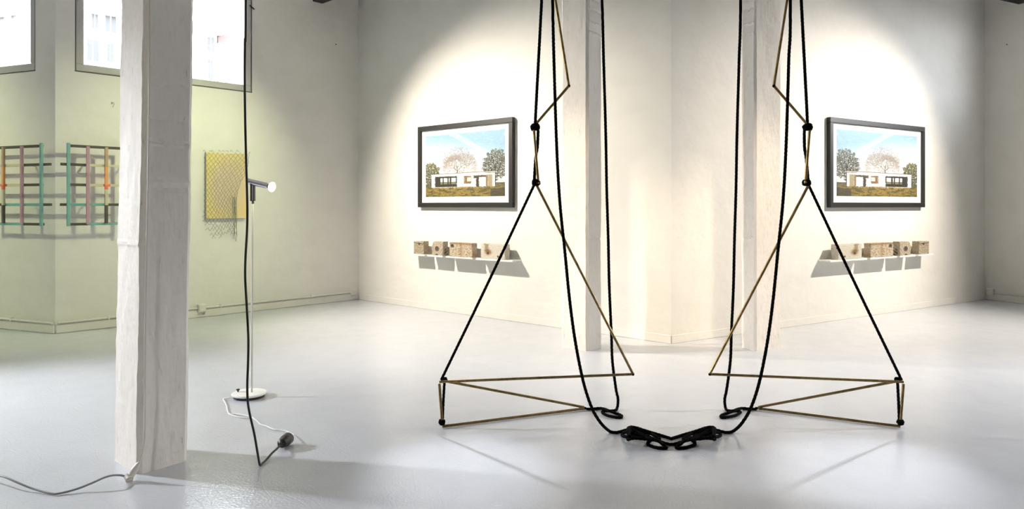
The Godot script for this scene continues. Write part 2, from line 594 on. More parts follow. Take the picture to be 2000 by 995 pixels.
func print_image() -> Image:
	var w := 560
	var h := 440
	var im := Image.create(w, h, false, Image.FORMAT_RGB8)
	var nz := FastNoiseLite.new()
	nz.seed = 5
	nz.frequency = 0.05
	nz.fractal_octaves = 4
	var rng := RandomNumberGenerator.new()
	rng.seed = 77
	for y in h:
		var v := float(y) / h
		for x in w:
			var u := float(x) / w
			# sky: blue at the upper right, white low and left, a pale diagonal streak
			var k := clampf(1.25 - v * 2.3 + (u - 0.5) * 0.55, 0.0, 1.0)
			var c := Color(0.97, 0.98, 0.99).lerp(Color(0.56, 0.73, 0.89), k * 0.95)
			var streak := (u - 0.36) * 0.8 - v * 1.0
			if absf(streak) < 0.045 and v < 0.3: c = c.lerp(Color(0.95, 0.97, 1.0), 0.3)
			c = c.lerp(Color(1, 1, 1), clampf(nz.get_noise_2d(x * 0.5, y) * 0.3, 0.0, 0.3))
			if v > 0.79:   # the land behind
				var b := nz.get_noise_2d(x * 0.6, y * 2.0)
				c = Color(0.30, 0.30, 0.22).lerp(Color(0.55, 0.50, 0.36), clampf(b + 0.4, 0, 1))
			elif v > 0.74:
				c = Color(0.86, 0.90, 0.92)
			im.set_pixel(x, y, c)
	var leafy := func(cx: float, cy: float, rx: float, ry: float, count: int, lo: Color, hi: Color) -> void:
		for i in count:
			var a := rng.randf() * TAU
			var r := sqrt(rng.randf())
			var edge := 0.82 + 0.25 * nz.get_noise_2d(cos(a) * 60.0 + cx * 300.0, sin(a) * 60.0)
			var x := int((cx + cos(a) * r * rx * edge) * w)
			var y := int((cy + sin(a) * r * ry * edge) * h)
			if nz.get_noise_2d(x * 1.8, y * 1.8 + 400.0) < -0.24: continue
			var c := lo.lerp(hi, rng.randf() * (1.2 - (sin(a) * r + 1.0) * 0.5))
			im.fill_rect(Rect2i(x, y, rng.randi_range(1, 4), rng.randi_range(1, 4)), c)
	var line := func(x0: float, y0: float, x1: float, y1: float, wd: float, c: Color) -> void:
		var n := int(maxf(absf(x1 - x0) * w, absf(y1 - y0) * h)) + 1
		for i in n + 1:
			var t := float(i) / n
			var r := maxi(1, int(wd))
			im.fill_rect(Rect2i(int(lerpf(x0, x1, t) * w - wd / 2), int(lerpf(y0, y1, t) * h - wd / 2), r, r), c)
	# left tree, right tree with open branches, bare middle tree
	leafy.call(0.07, 0.62, 0.15, 0.22, 7000, Color(0.16, 0.17, 0.10), Color(0.55, 0.55, 0.30))
	leafy.call(0.89, 0.52, 0.18, 0.27, 8000, Color(0.14, 0.15, 0.11), Color(0.46, 0.46, 0.30))
	for b in [[0.89, 0.82, 0.89, 0.5, 5.0], [0.895, 0.72, 0.97, 0.42, 3.0], [0.885, 0.74, 0.80, 0.47, 3.0], [0.89, 0.62, 0.93, 0.33, 2.0], [0.885, 0.62, 0.85, 0.36, 2.0]]:
		line.call(b[0], b[1], b[2], b[3], b[4], Color(0.20, 0.19, 0.15))
	leafy.call(0.43, 0.42, 0.225, 0.27, 2600, Color(0.50, 0.46, 0.43), Color(0.72, 0.69, 0.66))
	var todo := [[0.425, 0.68, -PI / 2, 0.085, 6.0, 0]]
	while todo.size():
		var b: Array = todo.pop_back()
		var x1: float = b[0] + cos(b[2]) * b[3] * 0.82
		var y1: float = b[1] + sin(b[2]) * b[3]
		line.call(b[0], b[1], x1, y1, b[4], Color(0.36, 0.32, 0.28).lerp(Color(0.62, 0.58, 0.55), clampf(b[5] / 7.0, 0, 1)))
		if b[5] < 7:
			var kids := 3 if b[5] < 5 else 2
			for i in kids:
				var turn: float = (i - (kids - 1) / 2.0) * (0.85 if b[5] < 2 else 0.55) + rng.randf_range(-0.16, 0.16)
				todo.append([x1, y1, lerpf(b[2] + turn, -PI / 2, 0.02), b[3] * rng.randf_range(0.72, 0.92), b[4] * 0.6, b[5] + 1])
	# the ruin: white walls under a thin flat roof
	var R := func(x0: float, y0: float, x1: float, y1: float, c: Color, rough: float) -> void:
		for y in range(int(y0 * h), int(y1 * h)):
			for x in range(int(x0 * w), int(x1 * w)):
				var e := nz.get_noise_2d(x * 2.5, y * 2.5) * rough
				if (x - x0 * w) > e * 22.0 and (x1 * w - x) > -e * 22.0 and (y - y0 * h) > e * 10.0 and (y1 * h - y) > -e * 8.0:
					var g := 1.0 + nz.get_noise_2d(x * 3.0, y * 3.0) * 0.14
					im.set_pixel(clampi(x, 0, w - 1), clampi(y, 0, h - 1), Color(c.r * g, c.g * g, c.b * g))
	R.call(0.08, 0.645, 0.885, 0.87, Color(0.96, 0.96, 0.95), 0.0)
	R.call(0.80, 0.665, 0.855, 0.87, Color(0.66, 0.62, 0.50), 0.3)
	R.call(0.125, 0.672, 0.42, 0.845, Color(0.20, 0.19, 0.17), 0.7)
	for q in [[0.20, 0.232], [0.245, 0.295], [0.31, 0.325], [0.345, 0.405]]:
		R.call(q[0], 0.70, q[1], 0.765, Color(0.93, 0.95, 0.96), 0.2)
		R.call(q[0], 0.765, q[1], 0.80, Color(0.50, 0.49, 0.36), 0.2)
	R.call(0.085, 0.70, 0.12, 0.85, Color(0.97, 0.97, 0.96), 0.3)
	R.call(0.505, 0.675, 0.60, 0.80, Color(0.50, 0.40, 0.28), 0.8)
	R.call(0.545, 0.70, 0.595, 0.765, Color(0.88, 0.86, 0.80), 0.5)
	R.call(0.625, 0.672, 0.80, 0.72, Color(0.28, 0.26, 0.23), 0.6)
	R.call(0.655, 0.71, 0.70, 0.85, Color(0.22, 0.21, 0.19), 0.6)
	R.call(0.69, 0.70, 0.775, 0.845, Color(0.94, 0.94, 0.93), 0.6)
	R.call(0.775, 0.67, 0.80, 0.85, Color(0.56, 0.48, 0.38), 0.2)
	R.call(0.855, 0.65, 0.872, 0.86, Color(0.92, 0.92, 0.9), 0.0)
	for x in range(int(0.075 * w), int(0.89 * w)):
		var yy := int(h * (0.648 - 0.018 * (float(x) / w)))
		im.fill_rect(Rect2i(x, yy - 7, 1, 9), Color(0.96, 0.96, 0.95))
		im.fill_rect(Rect2i(x, yy - 7, 1, 4), Color(0.45, 0.41, 0.36))
	# grass: tufts over the foot of the walls
	for i in 26000:
		var gy := 0.845 + pow(rng.randf(), 0.8) * 0.155
		var gx := rng.randf()
		gy += 0.02 * sin(gx * 9.0) * (1.0 - gy)
		var k := rng.randf()
		var c := Color(0.36, 0.30, 0.14).lerp(Color(0.78, 0.66, 0.36), k)
		if nz.get_noise_2d(gx * 160.0, gy * 500.0) < -0.1: c = Color(0.24, 0.24, 0.12).lerp(Color(0.46, 0.45, 0.22), k)
		if gx > 0.83 and gy > 0.88 - (gx - 0.9) * 0.2: c = c.lerp(Color(0.22, 0.22, 0.20), 0.7)
		im.fill_rect(Rect2i(int(gx * w), int(gy * h), rng.randi_range(1, 3), rng.randi_range(1, 4)), c)
	return im

func picture(w: int, mirrored: bool, tex: Texture2D, label: String) -> void:
	var o := thing("framed_photograph", label, "picture", "framed photographs")
	var dp := 0.05
	var pl := on_wall(w, mx(816, mirrored), HY, dp)
	var pr := on_wall(w, mx(1001, mirrored), HY, dp)
	if mirrored:
		var t := pl
		pl = pr
		pr = t
	var base := on_wall(w, mx(908, mirrored), 405.5, dp) - wn(w) * dp
	var y0 := base.y
	var y1 := on_wall(w, mx(908, mirrored), 238.5, dp).y
	var wd := pl.distance_to(pr)
	var ht := y1 - y0
	var mid := (pl + pr) / 2.0 - wn(w) * dp
	o.transform = Transform3D(wall_basis(w), Vector3(mid.x, y0, mid.z))
	var b := 0.062
	obj("frame_bar", box(Vector3(0, b / 2, dp / 2 + 0.004), Vector3(wd, b, dp), 0.003), M.frame, o)
	obj("frame_bar", box(Vector3(0, ht - b / 2, dp / 2 + 0.004), Vector3(wd, b, dp), 0.003), M.frame, o)
	obj("frame_bar", box(Vector3(-wd / 2 + b / 2, ht / 2, dp / 2 + 0.004), Vector3(b, ht - 2 * b, dp), 0.003), M.frame, o)
	obj("frame_bar", box(Vector3(wd / 2 - b / 2, ht / 2, dp / 2 + 0.004), Vector3(b, ht - 2 * b, dp), 0.003), M.frame, o)
	obj("mount", box(Vector3(0, ht / 2, 0.018), Vector3(wd - b, ht - b, 0.02)), M.mount, o)
	# the print, with its white margin left free
	var il := wd - 2 * b
	var ih := ht - 2 * b
	var ml := 0.048 * il
	var mr := 0.048 * il
	var mt := 0.075 * ih
	var mb := 0.08 * ih
	var x0 := -il / 2 + ml
	var x1 := il / 2 - mr
	var yb := b + mb
	var yt := ht - b - mt
	var z := 0.0295
	var st := new_st()
	var uv := [Vector2(0, 1), Vector2(1, 1), Vector2(1, 0), Vector2(0, 0)]
	if mirrored:
		uv = [Vector2(1, 1), Vector2(0, 1), Vector2(0, 0), Vector2(1, 0)]
	var p := [Vector3(x0, yb, z), Vector3(x1, yb, z), Vector3(x1, yt, z), Vector3(x0, yt, z)]
	tri(st, p[0], p[1], p[2], Vector3(0, 0, 1), [uv[0], uv[1], uv[2]])
	tri(st, p[0], p[2], p[3], Vector3(0, 0, 1), [uv[0], uv[2], uv[3]])
	var m := mat(Color(0.87, 0.87, 0.87), 0.5)
	m.albedo_texture = tex
	var pm := obj("print", mesh_of(st), m, o)
	tag(pm, "photograph of a white ruin among trees on dry grass")

func block_texture(kind: int) -> ImageTexture:
	var im := Image.create(192, 160, false, Image.FORMAT_RGB8)
	var nz := FastNoiseLite.new()
	nz.seed = 40 + kind
	nz.frequency = 0.045
	nz.fractal_octaves = 5
	var base: Color = [Color(0.66, 0.60, 0.50), Color(0.72, 0.66, 0.58), Color(0.76, 0.69, 0.59), Color(0.90, 0.88, 0.82)][kind]
	var stain := Color(0.46, 0.36, 0.25)
	var spots: Array = [[[0.56, 0.2, 0.1]], [[0.47, 0.52, 0.19], [0.45, 1.0, 0.12]], [[0.12, 0.24, 0.13]], [[0.3, 0.62, 0.06], [0.72, 0.82, 0.05]]][kind]
	for y in 160:
		for x in 192:
			var u := x / 192.0
			var v := y / 160.0
			var n := nz.get_noise_2d(x, y)
			var c := base.lerp(Color(0.93, 0.90, 0.84), clampf(n * 1.1 + 0.15, 0, 1))
			c = c.lerp(stain, clampf(-n * 0.8 - 0.08, 0.0, 0.4) * (0.35 if kind == 3 else 1.0))
			if kind == 3:   # rust stain round the bolt hole
				var d := Vector2(u - 0.3, (v - 0.55) * 0.75).length() + nz.get_noise_2d(x * 3, y * 3) * 0.1
				c = c.lerp(Color(0.50, 0.36, 0.20), clampf((0.2 - d) * 6.0, 0, 0.85))
				if v < 0.5 and absf(u - 0.24) < 0.09 + n * 0.1: c = c.lerp(Color(0.50, 0.38, 0.24), 0.55)
			if kind == 2:
				var d2 := absf(u - 0.5 - n * 0.12)
				c = c.lerp(Color(0.58, 0.42, 0.26), clampf((0.07 - d2) * 9.0, 0, 0.6))
				if v < 0.12 + n * 0.1: c = c.lerp(Color(0.55, 0.42, 0.30), 0.6)
			if kind == 0 and absf(v - 0.1 - 0.1 * u) < 0.03: c = c.lerp(Color(0.30, 0.20, 0.15), 0.7)
			for s in spots:
				var d3 := Vector2((u - s[0]) * (1.0 if kind < 2 else 1.6), v - s[1]).length() + nz.get_noise_2d(x * 4, y * 4 + 90) * 0.04
				if d3 < s[2]: c = c.lerp(Color(0.20, 0.15, 0.12), 0.75 if nz.get_noise_2d(x * 5, y * 5) > -0.2 else 0.3)
			im.set_pixel(x, y, c)
	return ImageTexture.create_from_image(im)

var block_mats := []

func blocks_and_ledges(w: int, mirrored: bool) -> void:
	var where := "leftmost row, left of the columns" if not mirrored else "right-hand row, right of the columns"
	var side := "left" if not mirrored else "right"
	var spec := [   # px of front face left, right, top, bottom ; ledge px
		[808.0, 827.5, 471.5, 497.0, "small brown concrete block with dark hole near its top"],
		[843.0, 865.0, 472.0, 499.5, "small concrete block with a round dark knot and sloped shoulder"],
		[877.5, 922.0, 474.5, 502.5, "wide tan concrete block with a stained seam in the middle"],
		[939.0, 986.0, 477.0, 506.5, "wide whitish concrete block with a rust stain and two holes"],
	]
	var ledge := [[799.0, 829.0], [834.0, 864.0], [870.5, 922.5], [929.0, 1001.0]]
	var ld := 0.16
	var top: float = on_wall(w, mx(900, mirrored), 502.5, ld).y
	for i in 4:
		# ledge: a thin white metal plate with a turned-up fixing flange on the wall
		var a := on_wall(w, mx(ledge[i][0], mirrored), 504, ld)
		var b := on_wall(w, mx(ledge[i][1], mirrored), 504, ld)
		var lm := (a + b) / 2.0 - wn(w) * ld
		var lw := a.distance_to(b)
		var names := ["outermost", "second from outside", "third from outside", "innermost and widest"]
		var o := thing("wall_ledge", "thin white wall ledge, %s of the %s row" % [names[i], side], "shelf", "white wall ledges")
		o.transform = Transform3D(wall_basis(w), Vector3(lm.x, top, lm.z))
		obj("plate", box(Vector3(0, -0.011, ld / 2), Vector3(lw, 0.022, ld), 0.003), M.white_metal, o)
		obj("flange", box(Vector3(0, 0.014, 0.003), Vector3(lw * 0.9, 0.028, 0.006), 0.001), M.white_metal, o)
		# block
		var sp: Array = spec[i]
		var front := ld - 0.003
		var pa := on_wall(w, mx(sp[0], mirrored), 500, front)
		var pb := on_wall(w, mx(sp[1], mirrored), 500, front)
		var pm := (pa + pb) / 2.0
		var bw := pa.distance_to(pb)
		var bd := 0.088
		var bh: float = on_wall(w, mx((sp[0] + sp[1]) / 2.0, mirrored), sp[2], front).y - top
		var bl := thing("concrete_block", "%s, %s row" % [sp[4], side], "block", "concrete blocks on ledges")
		var c := pm - wn(w) * (bd / 2)
		bl.transform = Transform3D(wall_basis(w), Vector3(c.x, top + 0.0005, c.z))
		var st := new_st()
		block_mesh(st, bw, bh, bd, i, mirrored)
		obj("body", mesh_of(st), block_mats[i], bl)
		var holes: Array = [[[0.56, 0.78, 0.010]], [[0.47, 0.5, 0.014]], [[0.12, 0.76, 0.013]], [[0.3, 0.36, 0.011], [0.72, 0.2, 0.011]]][i]
		for hh in holes:
			var fx: float = (hh[0] - 0.5) * bw * (-1.0 if mirrored else 1.0)
			obj("bolt_hole", lathe(Vector3(fx, hh[1] * bh, bd / 2 - 0.004), Vector3(0, 0, 1), [[hh[2] * 1.15, 0.0], [hh[2] * 1.15, 0.0055], [hh[2] * 0.85, 0.0055], [hh[2] * 0.6, 0.001], [0.0, 0.0005]], 14), M.black, bl)

func block_mesh(st: SurfaceTool, bw: float, bh: float, bd: float, kind: int, mirrored: bool) -> void:
	# a rough-cast prism: outline of the front face, extruded, with an uneven rim
	var rng := RandomNumberGenerator.new()
	rng.seed = 100 + kind
	var sx := -1.0 if mirrored else 1.0
	var outline := []
	var corners := [Vector2(-0.5, 0), Vector2(0.5, 0), Vector2(0.5, 1), Vector2(-0.5, 1)]
	if kind == 1: corners = [Vector2(-0.46, 0), Vector2(0.5, 0), Vector2(0.5, 1), Vector2(-0.32, 1), Vector2(-0.42, 0.86), Vector2(-0.5, 0.62)]
	for i in corners.size():
		var a: Vector2 = corners[i]
		var b: Vector2 = corners[(i + 1) % corners.size()]
		for j in 4:
			var p := a.lerp(b, j / 4.0)
			if p.y > 0.001: p += Vector2(rng.randf_range(-0.012, 0.012), rng.randf_range(-0.02, 0.008))
			outline.append(p)
	var n := outline.size()
	var P := func(p: Vector2, z: float, inset: float) -> Vector3:
		var q := Vector2(0, 0.5) + (p - Vector2(0, 0.5)) * (1.0 - inset)
		return Vector3(q.x * bw * sx, q.y * bh, z)
	var e := 0.006
	var c := Vector3(0, bh / 2, bd / 2)
	for i in n:
		var a: Vector2 = outline[i]
		var b: Vector2 = outline[(i + 1) % n]
		var uva := Vector2(a.x + 0.5, 1.0 - a.y)
		var uvb := Vector2(b.x + 0.5, 1.0 - b.y)
		tri(st, c, P.call(a, bd / 2, 0.035), P.call(b, bd / 2, 0.035), Vector3(0, 0, 1), [Vector2(0.5, 0.5), uva, uvb])
		tri(st, Vector3(0, bh / 2, -bd / 2), P.call(a, -bd / 2, 0.0), P.call(b, -bd / 2, 0.0), Vector3(0, 0, -1))
		var p0: Vector3 = P.call(a, bd / 2 - e, 0.0)
		var p1: Vector3 = P.call(b, bd / 2 - e, 0.0)
		var q0: Vector3 = P.call(a, -bd / 2, 0.0)
		var q1: Vector3 = P.call(b, -bd / 2, 0.0)
		var f0: Vector3 = P.call(a, bd / 2, 0.035)
		var f1: Vector3 = P.call(b, bd / 2, 0.035)
		var nn := (p1 - p0).cross(q0 - p0).normalized()
		var mid := (p0 + p1) / 2.0 - Vector3(0, bh / 2, 0)
		if nn.dot(Vector3(mid.x, mid.y, 0)) < 0.0: nn = -nn
		var ua := Vector2(0.02 + 0.1 * i, 0.9)
		for t in [[p0, p1, q1, 0], [p0, q1, q0, 1]]:
			tri(st, t[0], t[1], t[2], nn, [ua, ua + Vector2(0.1, 0), ua + Vector2(0.1, -0.7)])
		var n2 := (nn + Vector3(0, 0, 1)).normalized()
		tri(st, p0, p1, f1, n2, [uva, uvb, uvb])
		tri(st, p0, f1, f0, n2, [uva, uvb, uva])

func knot(called: String, c: Vector3, r: float, parent: Node, seed_: int) -> void:
	# a few rope turns wound about one another
	var rng := RandomNumberGenerator.new()
	rng.seed = seed_
	var st := new_st()
	var pts := []
	for i in 22:
		var a := i * 1.25
		var b := sin(i * 0.7) * 0.9
		pts.append(c + Vector3(cos(a) * r * cos(b), sin(b) * r * 0.8, sin(a) * r * cos(b)) * (0.75 + 0.25 * rng.randf()))
	add_tube(st, smooth(pts, 0.008), 0.0105, 10, 3, 0.075, 0.25)
	obj(called, mesh_of(st), M.rope, parent)

func brass_tube(a: Vector3, b: Vector3, parent: Node, base: Vector3) -> void:
	var u := (b - a).normalized()
	var o := obj("brass_rod", lathe(a - base, u, [[0.0055, 0.004], [0.0055, 0.0], [0.0082, 0.0], [0.0086, 0.002], [0.0086, a.distance_to(b) - 0.002], [0.0082, a.distance_to(b)], [0.0055, a.distance_to(b)], [0.0055, a.distance_to(b) - 0.004]], 14), M.brass, parent)
	obj("end_plug", lathe(a - base, u, [[0.0, 0.002], [0.0056, 0.002], [0.0056, 0.006]], 10), M.rope, o)

func sculpture(m: bool, label: String, rope_labels: Array) -> void:
	var o := thing("hanging_rod_sculpture", label, "sculpture", "hanging brass rod sculptures")
	var P1 := at(mx(858, m), 746.5, 4.47)
	var P1b := at(mx(868, m), 743.5, 4.50)
	var P2 := on_floor(mx(864, m), 833.5, 0.011)
	var P3 := on_floor(mx(1141, m), 798.5, 0.011)
	var P4 := at(mx(1236, m), 731.5, 4.62)
	var K1 := at(mx(1047, m), 357, 4.50)
	var K2 := at(mx(1045, m), 249, 4.50)
	var B := at(mx(1111, m), 168, 4.56)
	var K3 := at(mx(1063, m), -140, 4.50)
	var base := P2
	base.y = 0.0
	o.position = base
	brass_tube(P1, P4, o, base)
	brass_tube(P4 + Vector3(0, 0.004, 0), K1 + Vector3(0.005, -0.02, 0.012), o, base)
	brass_tube(K1 + Vector3(0.014 * (-1 if m else 1), -0.01, 0.012), K2 + Vector3(-0.008 * (-1 if m else 1), -0.01, 0.012), o, base)
	brass_tube(K2 + Vector3(0, 0.015, 0.0), B, o, base)
	brass_tube(B, K3, o, base)
	brass_tube(P1b + Vector3(0, -0.004, 0), P3 + Vector3(0, 0.006, -0.01), o, base)
	brass_tube(P2 + Vector3(0, 0, 0), P3, o, base)
	brass_tube(P1 + Vector3(0.0, -0.012, 0.0), P2 + Vector3(0, 0.012, 0), o, base)
	# joint stubs where the rope comes out at the bends
	for q in [P4, B]:
		obj("joint", lathe(q - base - Vector3(0, 0.008, 0), Vector3.UP, [[0.0, -0.003], [0.008, 0.0], [0.0105, 0.008], [0.008, 0.016], [0.0, 0.019]], 12), M.rope, o)
	obj("joint", lathe(P3 - base - Vector3(0.004, 0, 0), (P3 - P2).normalized(), [[0.0, 0.0], [0.009, 0.0], [0.009, 0.018], [0.0, 0.021]], 12), M.rope, o)
	# rope: hanger, between the knots, down to the corner, down to the foot
	var hang := Vector3(K3.x - 0.01, BEAM_H + 0.01, K3.z)
	var J := func(p: Vector3) -> Vector3: return p - base
	obj("rope", rope_mesh([J.call(hang), J.call(K3), J.call(K2)]), M.rope, o)
	var s := -1.0 if m else 1.0
	obj("rope", rope_mesh([J.call(K2 + Vector3(0.02 * s, -0.02, -0.004)), J.call((K1 + K2) / 2 + Vector3(0.012 * s, 0.05, -0.012)), J.call((K1 + K2) / 2 + Vector3(0, -0.03, -0.012)), J.call(K1 + Vector3(-0.012 * s, 0.0, -0.004))]), M.rope, o)
	obj("rope", rope_mesh([J.call(K1 + Vector3(-0.01 * s, -0.01, 0)), J.call((K1 + P1) / 2 + Vector3(0.004 * s, 0, 0)), J.call(P1 + Vector3(0.012 * s, 0.012, 0))], 0.0095), M.rope, o)
	obj("rope", rope_mesh([J.call(P1b + Vector3(0, 0, -0.01)), J.call((P1 + P2) / 2 + Vector3(0.014 * s, 0, -0.012)), J.call(P2 + Vector3(0.0, 0.02, -0.012))], 0.0095), M.rope, o)
	knot("knot", K1 - base, 0.024, o, 3)
	knot("knot", K2 - base, 0.027, o, 4)
	knot("knot", K3 - base, 0.022, o, 5)
	knot("knot", P2 - base + Vector3(-0.004 * s, 0.025, -0.006), 0.016, o, 6)
	knot("knot", P1b - base + Vector3(0, 0.004, -0.008), 0.012, o, 7)

	# ---- long rope falling into the tangle on the floor
	var Z := func(zx: float, zy: float, h: float) -> Vector3:   # measured on an enlargement of the tangle
		return on_floor(mx(1120.0 + zx / 5.263, m), 760.0 + zy / 5.263, h)
	var r1 := []
	r1.append(Vector3(at(mx(1068, m), 0, 4.36).x, BEAM_H + 0.01, -4.5))
	for q in [[1079, 0, 4.45], [1082, 120, 4.44], [1087, 280, 4.43], [1093, 390, 4.42], [1103, 490, 4.41], [1113, 590, 4.40], [1124, 670, 4.38], [1139, 745, 4.36], [1155, 795, 4.33], [1172, 825, 4.28]]:
		r1.append(at(mx(q[0], m), q[1], q[2]))
	for q in [[365, 432, 0.014], [430, 450, 0.011], [490, 440, 0.012], [550, 424, 0.013], [640, 428, 0.012], [740, 455, 0.012], [770, 480, 0.013], [730, 505, 0.03],
			[640, 492, 0.03], [575, 458, 0.032], [558, 415, 0.034], [590, 394, 0.034], [660, 408, 0.034], [770, 450, 0.034], [860, 495, 0.034], [885, 520, 0.03],
			[820, 522, 0.03], [720, 515, 0.03], [640, 505, 0.05], [560, 497, 0.03], [505, 482, 0.012], [510, 456, 0.012], [560, 446, 0.05], [650, 470, 0.052],
			[740, 500, 0.05], [800, 520, 0.05], [765, 555, 0.014], [780, 580, 0.012], [850, 604, 0.011], [945, 610, 0.011], [950, 594, 0.011], [915, 570, 0.012], [870, 535, 0.05],
			[800, 505, 0.052], [700, 470, 0.055], [600, 420, 0.056], [566, 470, 0.056], [560, 520, 0.03], [600, 510, 0.052], [720, 508, 0.05], [820, 525, 0.05], [880, 540, 0.03], [940, 560, 0.014], [980, 571, 0.011], [1005, 573, 0.011]]:
		r1.append(Z.call(q[0], q[1], q[2]))
	var ro := obj("rope", rope_mesh(r1), M.rope)
	tag(ro, rope_labels[0], "rope", "black ropes")
	# a second strand of that tangle, laid over its back edge
	var r3 := []
	for q in [[575, 490, 0.07], [562, 440, 0.072], [580, 402, 0.06], [640, 400, 0.055], [740, 432, 0.05], [860, 468, 0.012], [960, 499, 0.011], [1005, 513, 0.011]]:
		r3.append(Z.call(q[0], q[1], q[2]))
	obj("loose_strand", rope_mesh(r3), M.rope, ro)
	# ---- second rope ending in one flat loop by the tip of the rods
	var r2 := [Vector3(at(mx(1167, m), 0, 4.75).x, BEAM_H + 0.01, -4.82)]
	for q in [[1176, 0, 4.82], [1179, 120, 4.82], [1183, 260, 4.82], [1185, 370, 4.82], [1188, 470, 4.82], [1190, 560, 4.82], [1194, 650, 4.82], [1196, 705, 4.82], [1203, 760, 4.82], [1207, 780, 4.82]]:
		r2.append(at(mx(q[0], m), q[1], q[2]))
	for q in [[450, 195, 0.012], [425, 223, 0.011], [360, 227, 0.011], [305, 233, 0.012], [300, 245, 0.011], [350, 275, 0.011], [440, 293, 0.011], [492, 293, 0.011], [490, 272, 0.011], [425, 250, 0.011], [370, 228, 0.032], [320, 208, 0.02], [270, 201, 0.011], [200, 207, 0.011], [132, 209, 0.011]]:
		r2.append(Z.call(q[0], q[1], q[2]))
	var ro2 := obj("rope", rope_mesh(r2), M.rope)
	tag(ro2, rope_labels[1], "rope", "black ropes")

func lattice(w: int, m: bool, label: String) -> void:
	var o := thing("stick_lattice", label, "wall art", "painted stick lattices")
	var X := func(px: float) -> float: return 216.0 - px if m else px
	var off := 0.13
	var base := on_wall(w, X.call(188), 440, off) - wn(w) * off
	var org := Vector3(base.x, base.y, base.z)
	o.transform = Transform3D(wall_basis(w), org)
	var L := func(px: float) -> float:
		return (on_wall(w, X.call(px), HY, off) - org).dot(wu(w))
	var yref := 170.0
	var Y := func(py: float) -> float:
		return on_wall(w, X.call(yref), py, off).y - org.y
	var t := 0.032
	var d := 0.024
	var V := [133.0, 171.0, 207.0, 243.0]
	var R := [286.5, 322.5, 361.5, 400.0, 438.0]
	# uprights: [index, from row y, to row y, material]
	var up := [[0, 281.5, 441.5, "teal"], [1, 286, 438, "pink"],
		[2, 286, 325, "tan"], [2, 325, 361, "orange"], [2, 361, 370, "red"], [2, 370, 401, "cream"], [2, 401, 437, "dark"], [3, 285, 441, "dark"]]
	for e in up:
		var x: float = L.call(V[e[0]])
		var ya: float = Y.call(e[1])
		var yb: float = Y.call(e[2])
		obj("stick", box(Vector3(x, (ya + yb) / 2, off + d * 0.55), Vector3(t, absf(yb - ya), d), 0.002), M[e[3]], o)
	var across := [[0, 135, 243, "dark"],
		[1, 119, 171, "dark"], [1, 171, 243, "cream"], [2, 135, 171, "dark"], [2, 171, 202, "cream"], [2, 202, 216, "red"], [2, 216, 243, "cream"],
		[3, 118, 133, "dark"], [3, 133, 209, "teal"], [3, 209, 243, "dark"], [4, 133, 171, "dark"], [4, 171, 243, "teal"]]
	for e in across:
		var xa: float = L.call(float(e[1]))
		var xb: float = L.call(float(e[2]))
		var y: float = Y.call(R[e[0]])
		obj("stick", box(Vector3((xa + xb) / 2, y, off - d * 0.5), Vector3(absf(xb - xa), t * 0.9, d), 0.002), M[e[3]], o)
	# stand-offs that hold the lattice away from the wall
	for e in [[171.0, 1], [171.0, 3], [243.0, 1], [243.0, 3]]:
		var x: float = L.call(e[0])
		var y: float = Y.call(R[e[1]])
		obj("stand_off", box(Vector3(x, y, off / 2 - 0.01), Vector3(t * 0.5, t * 0.5, off - 0.02), 0.002), M.dark, o)

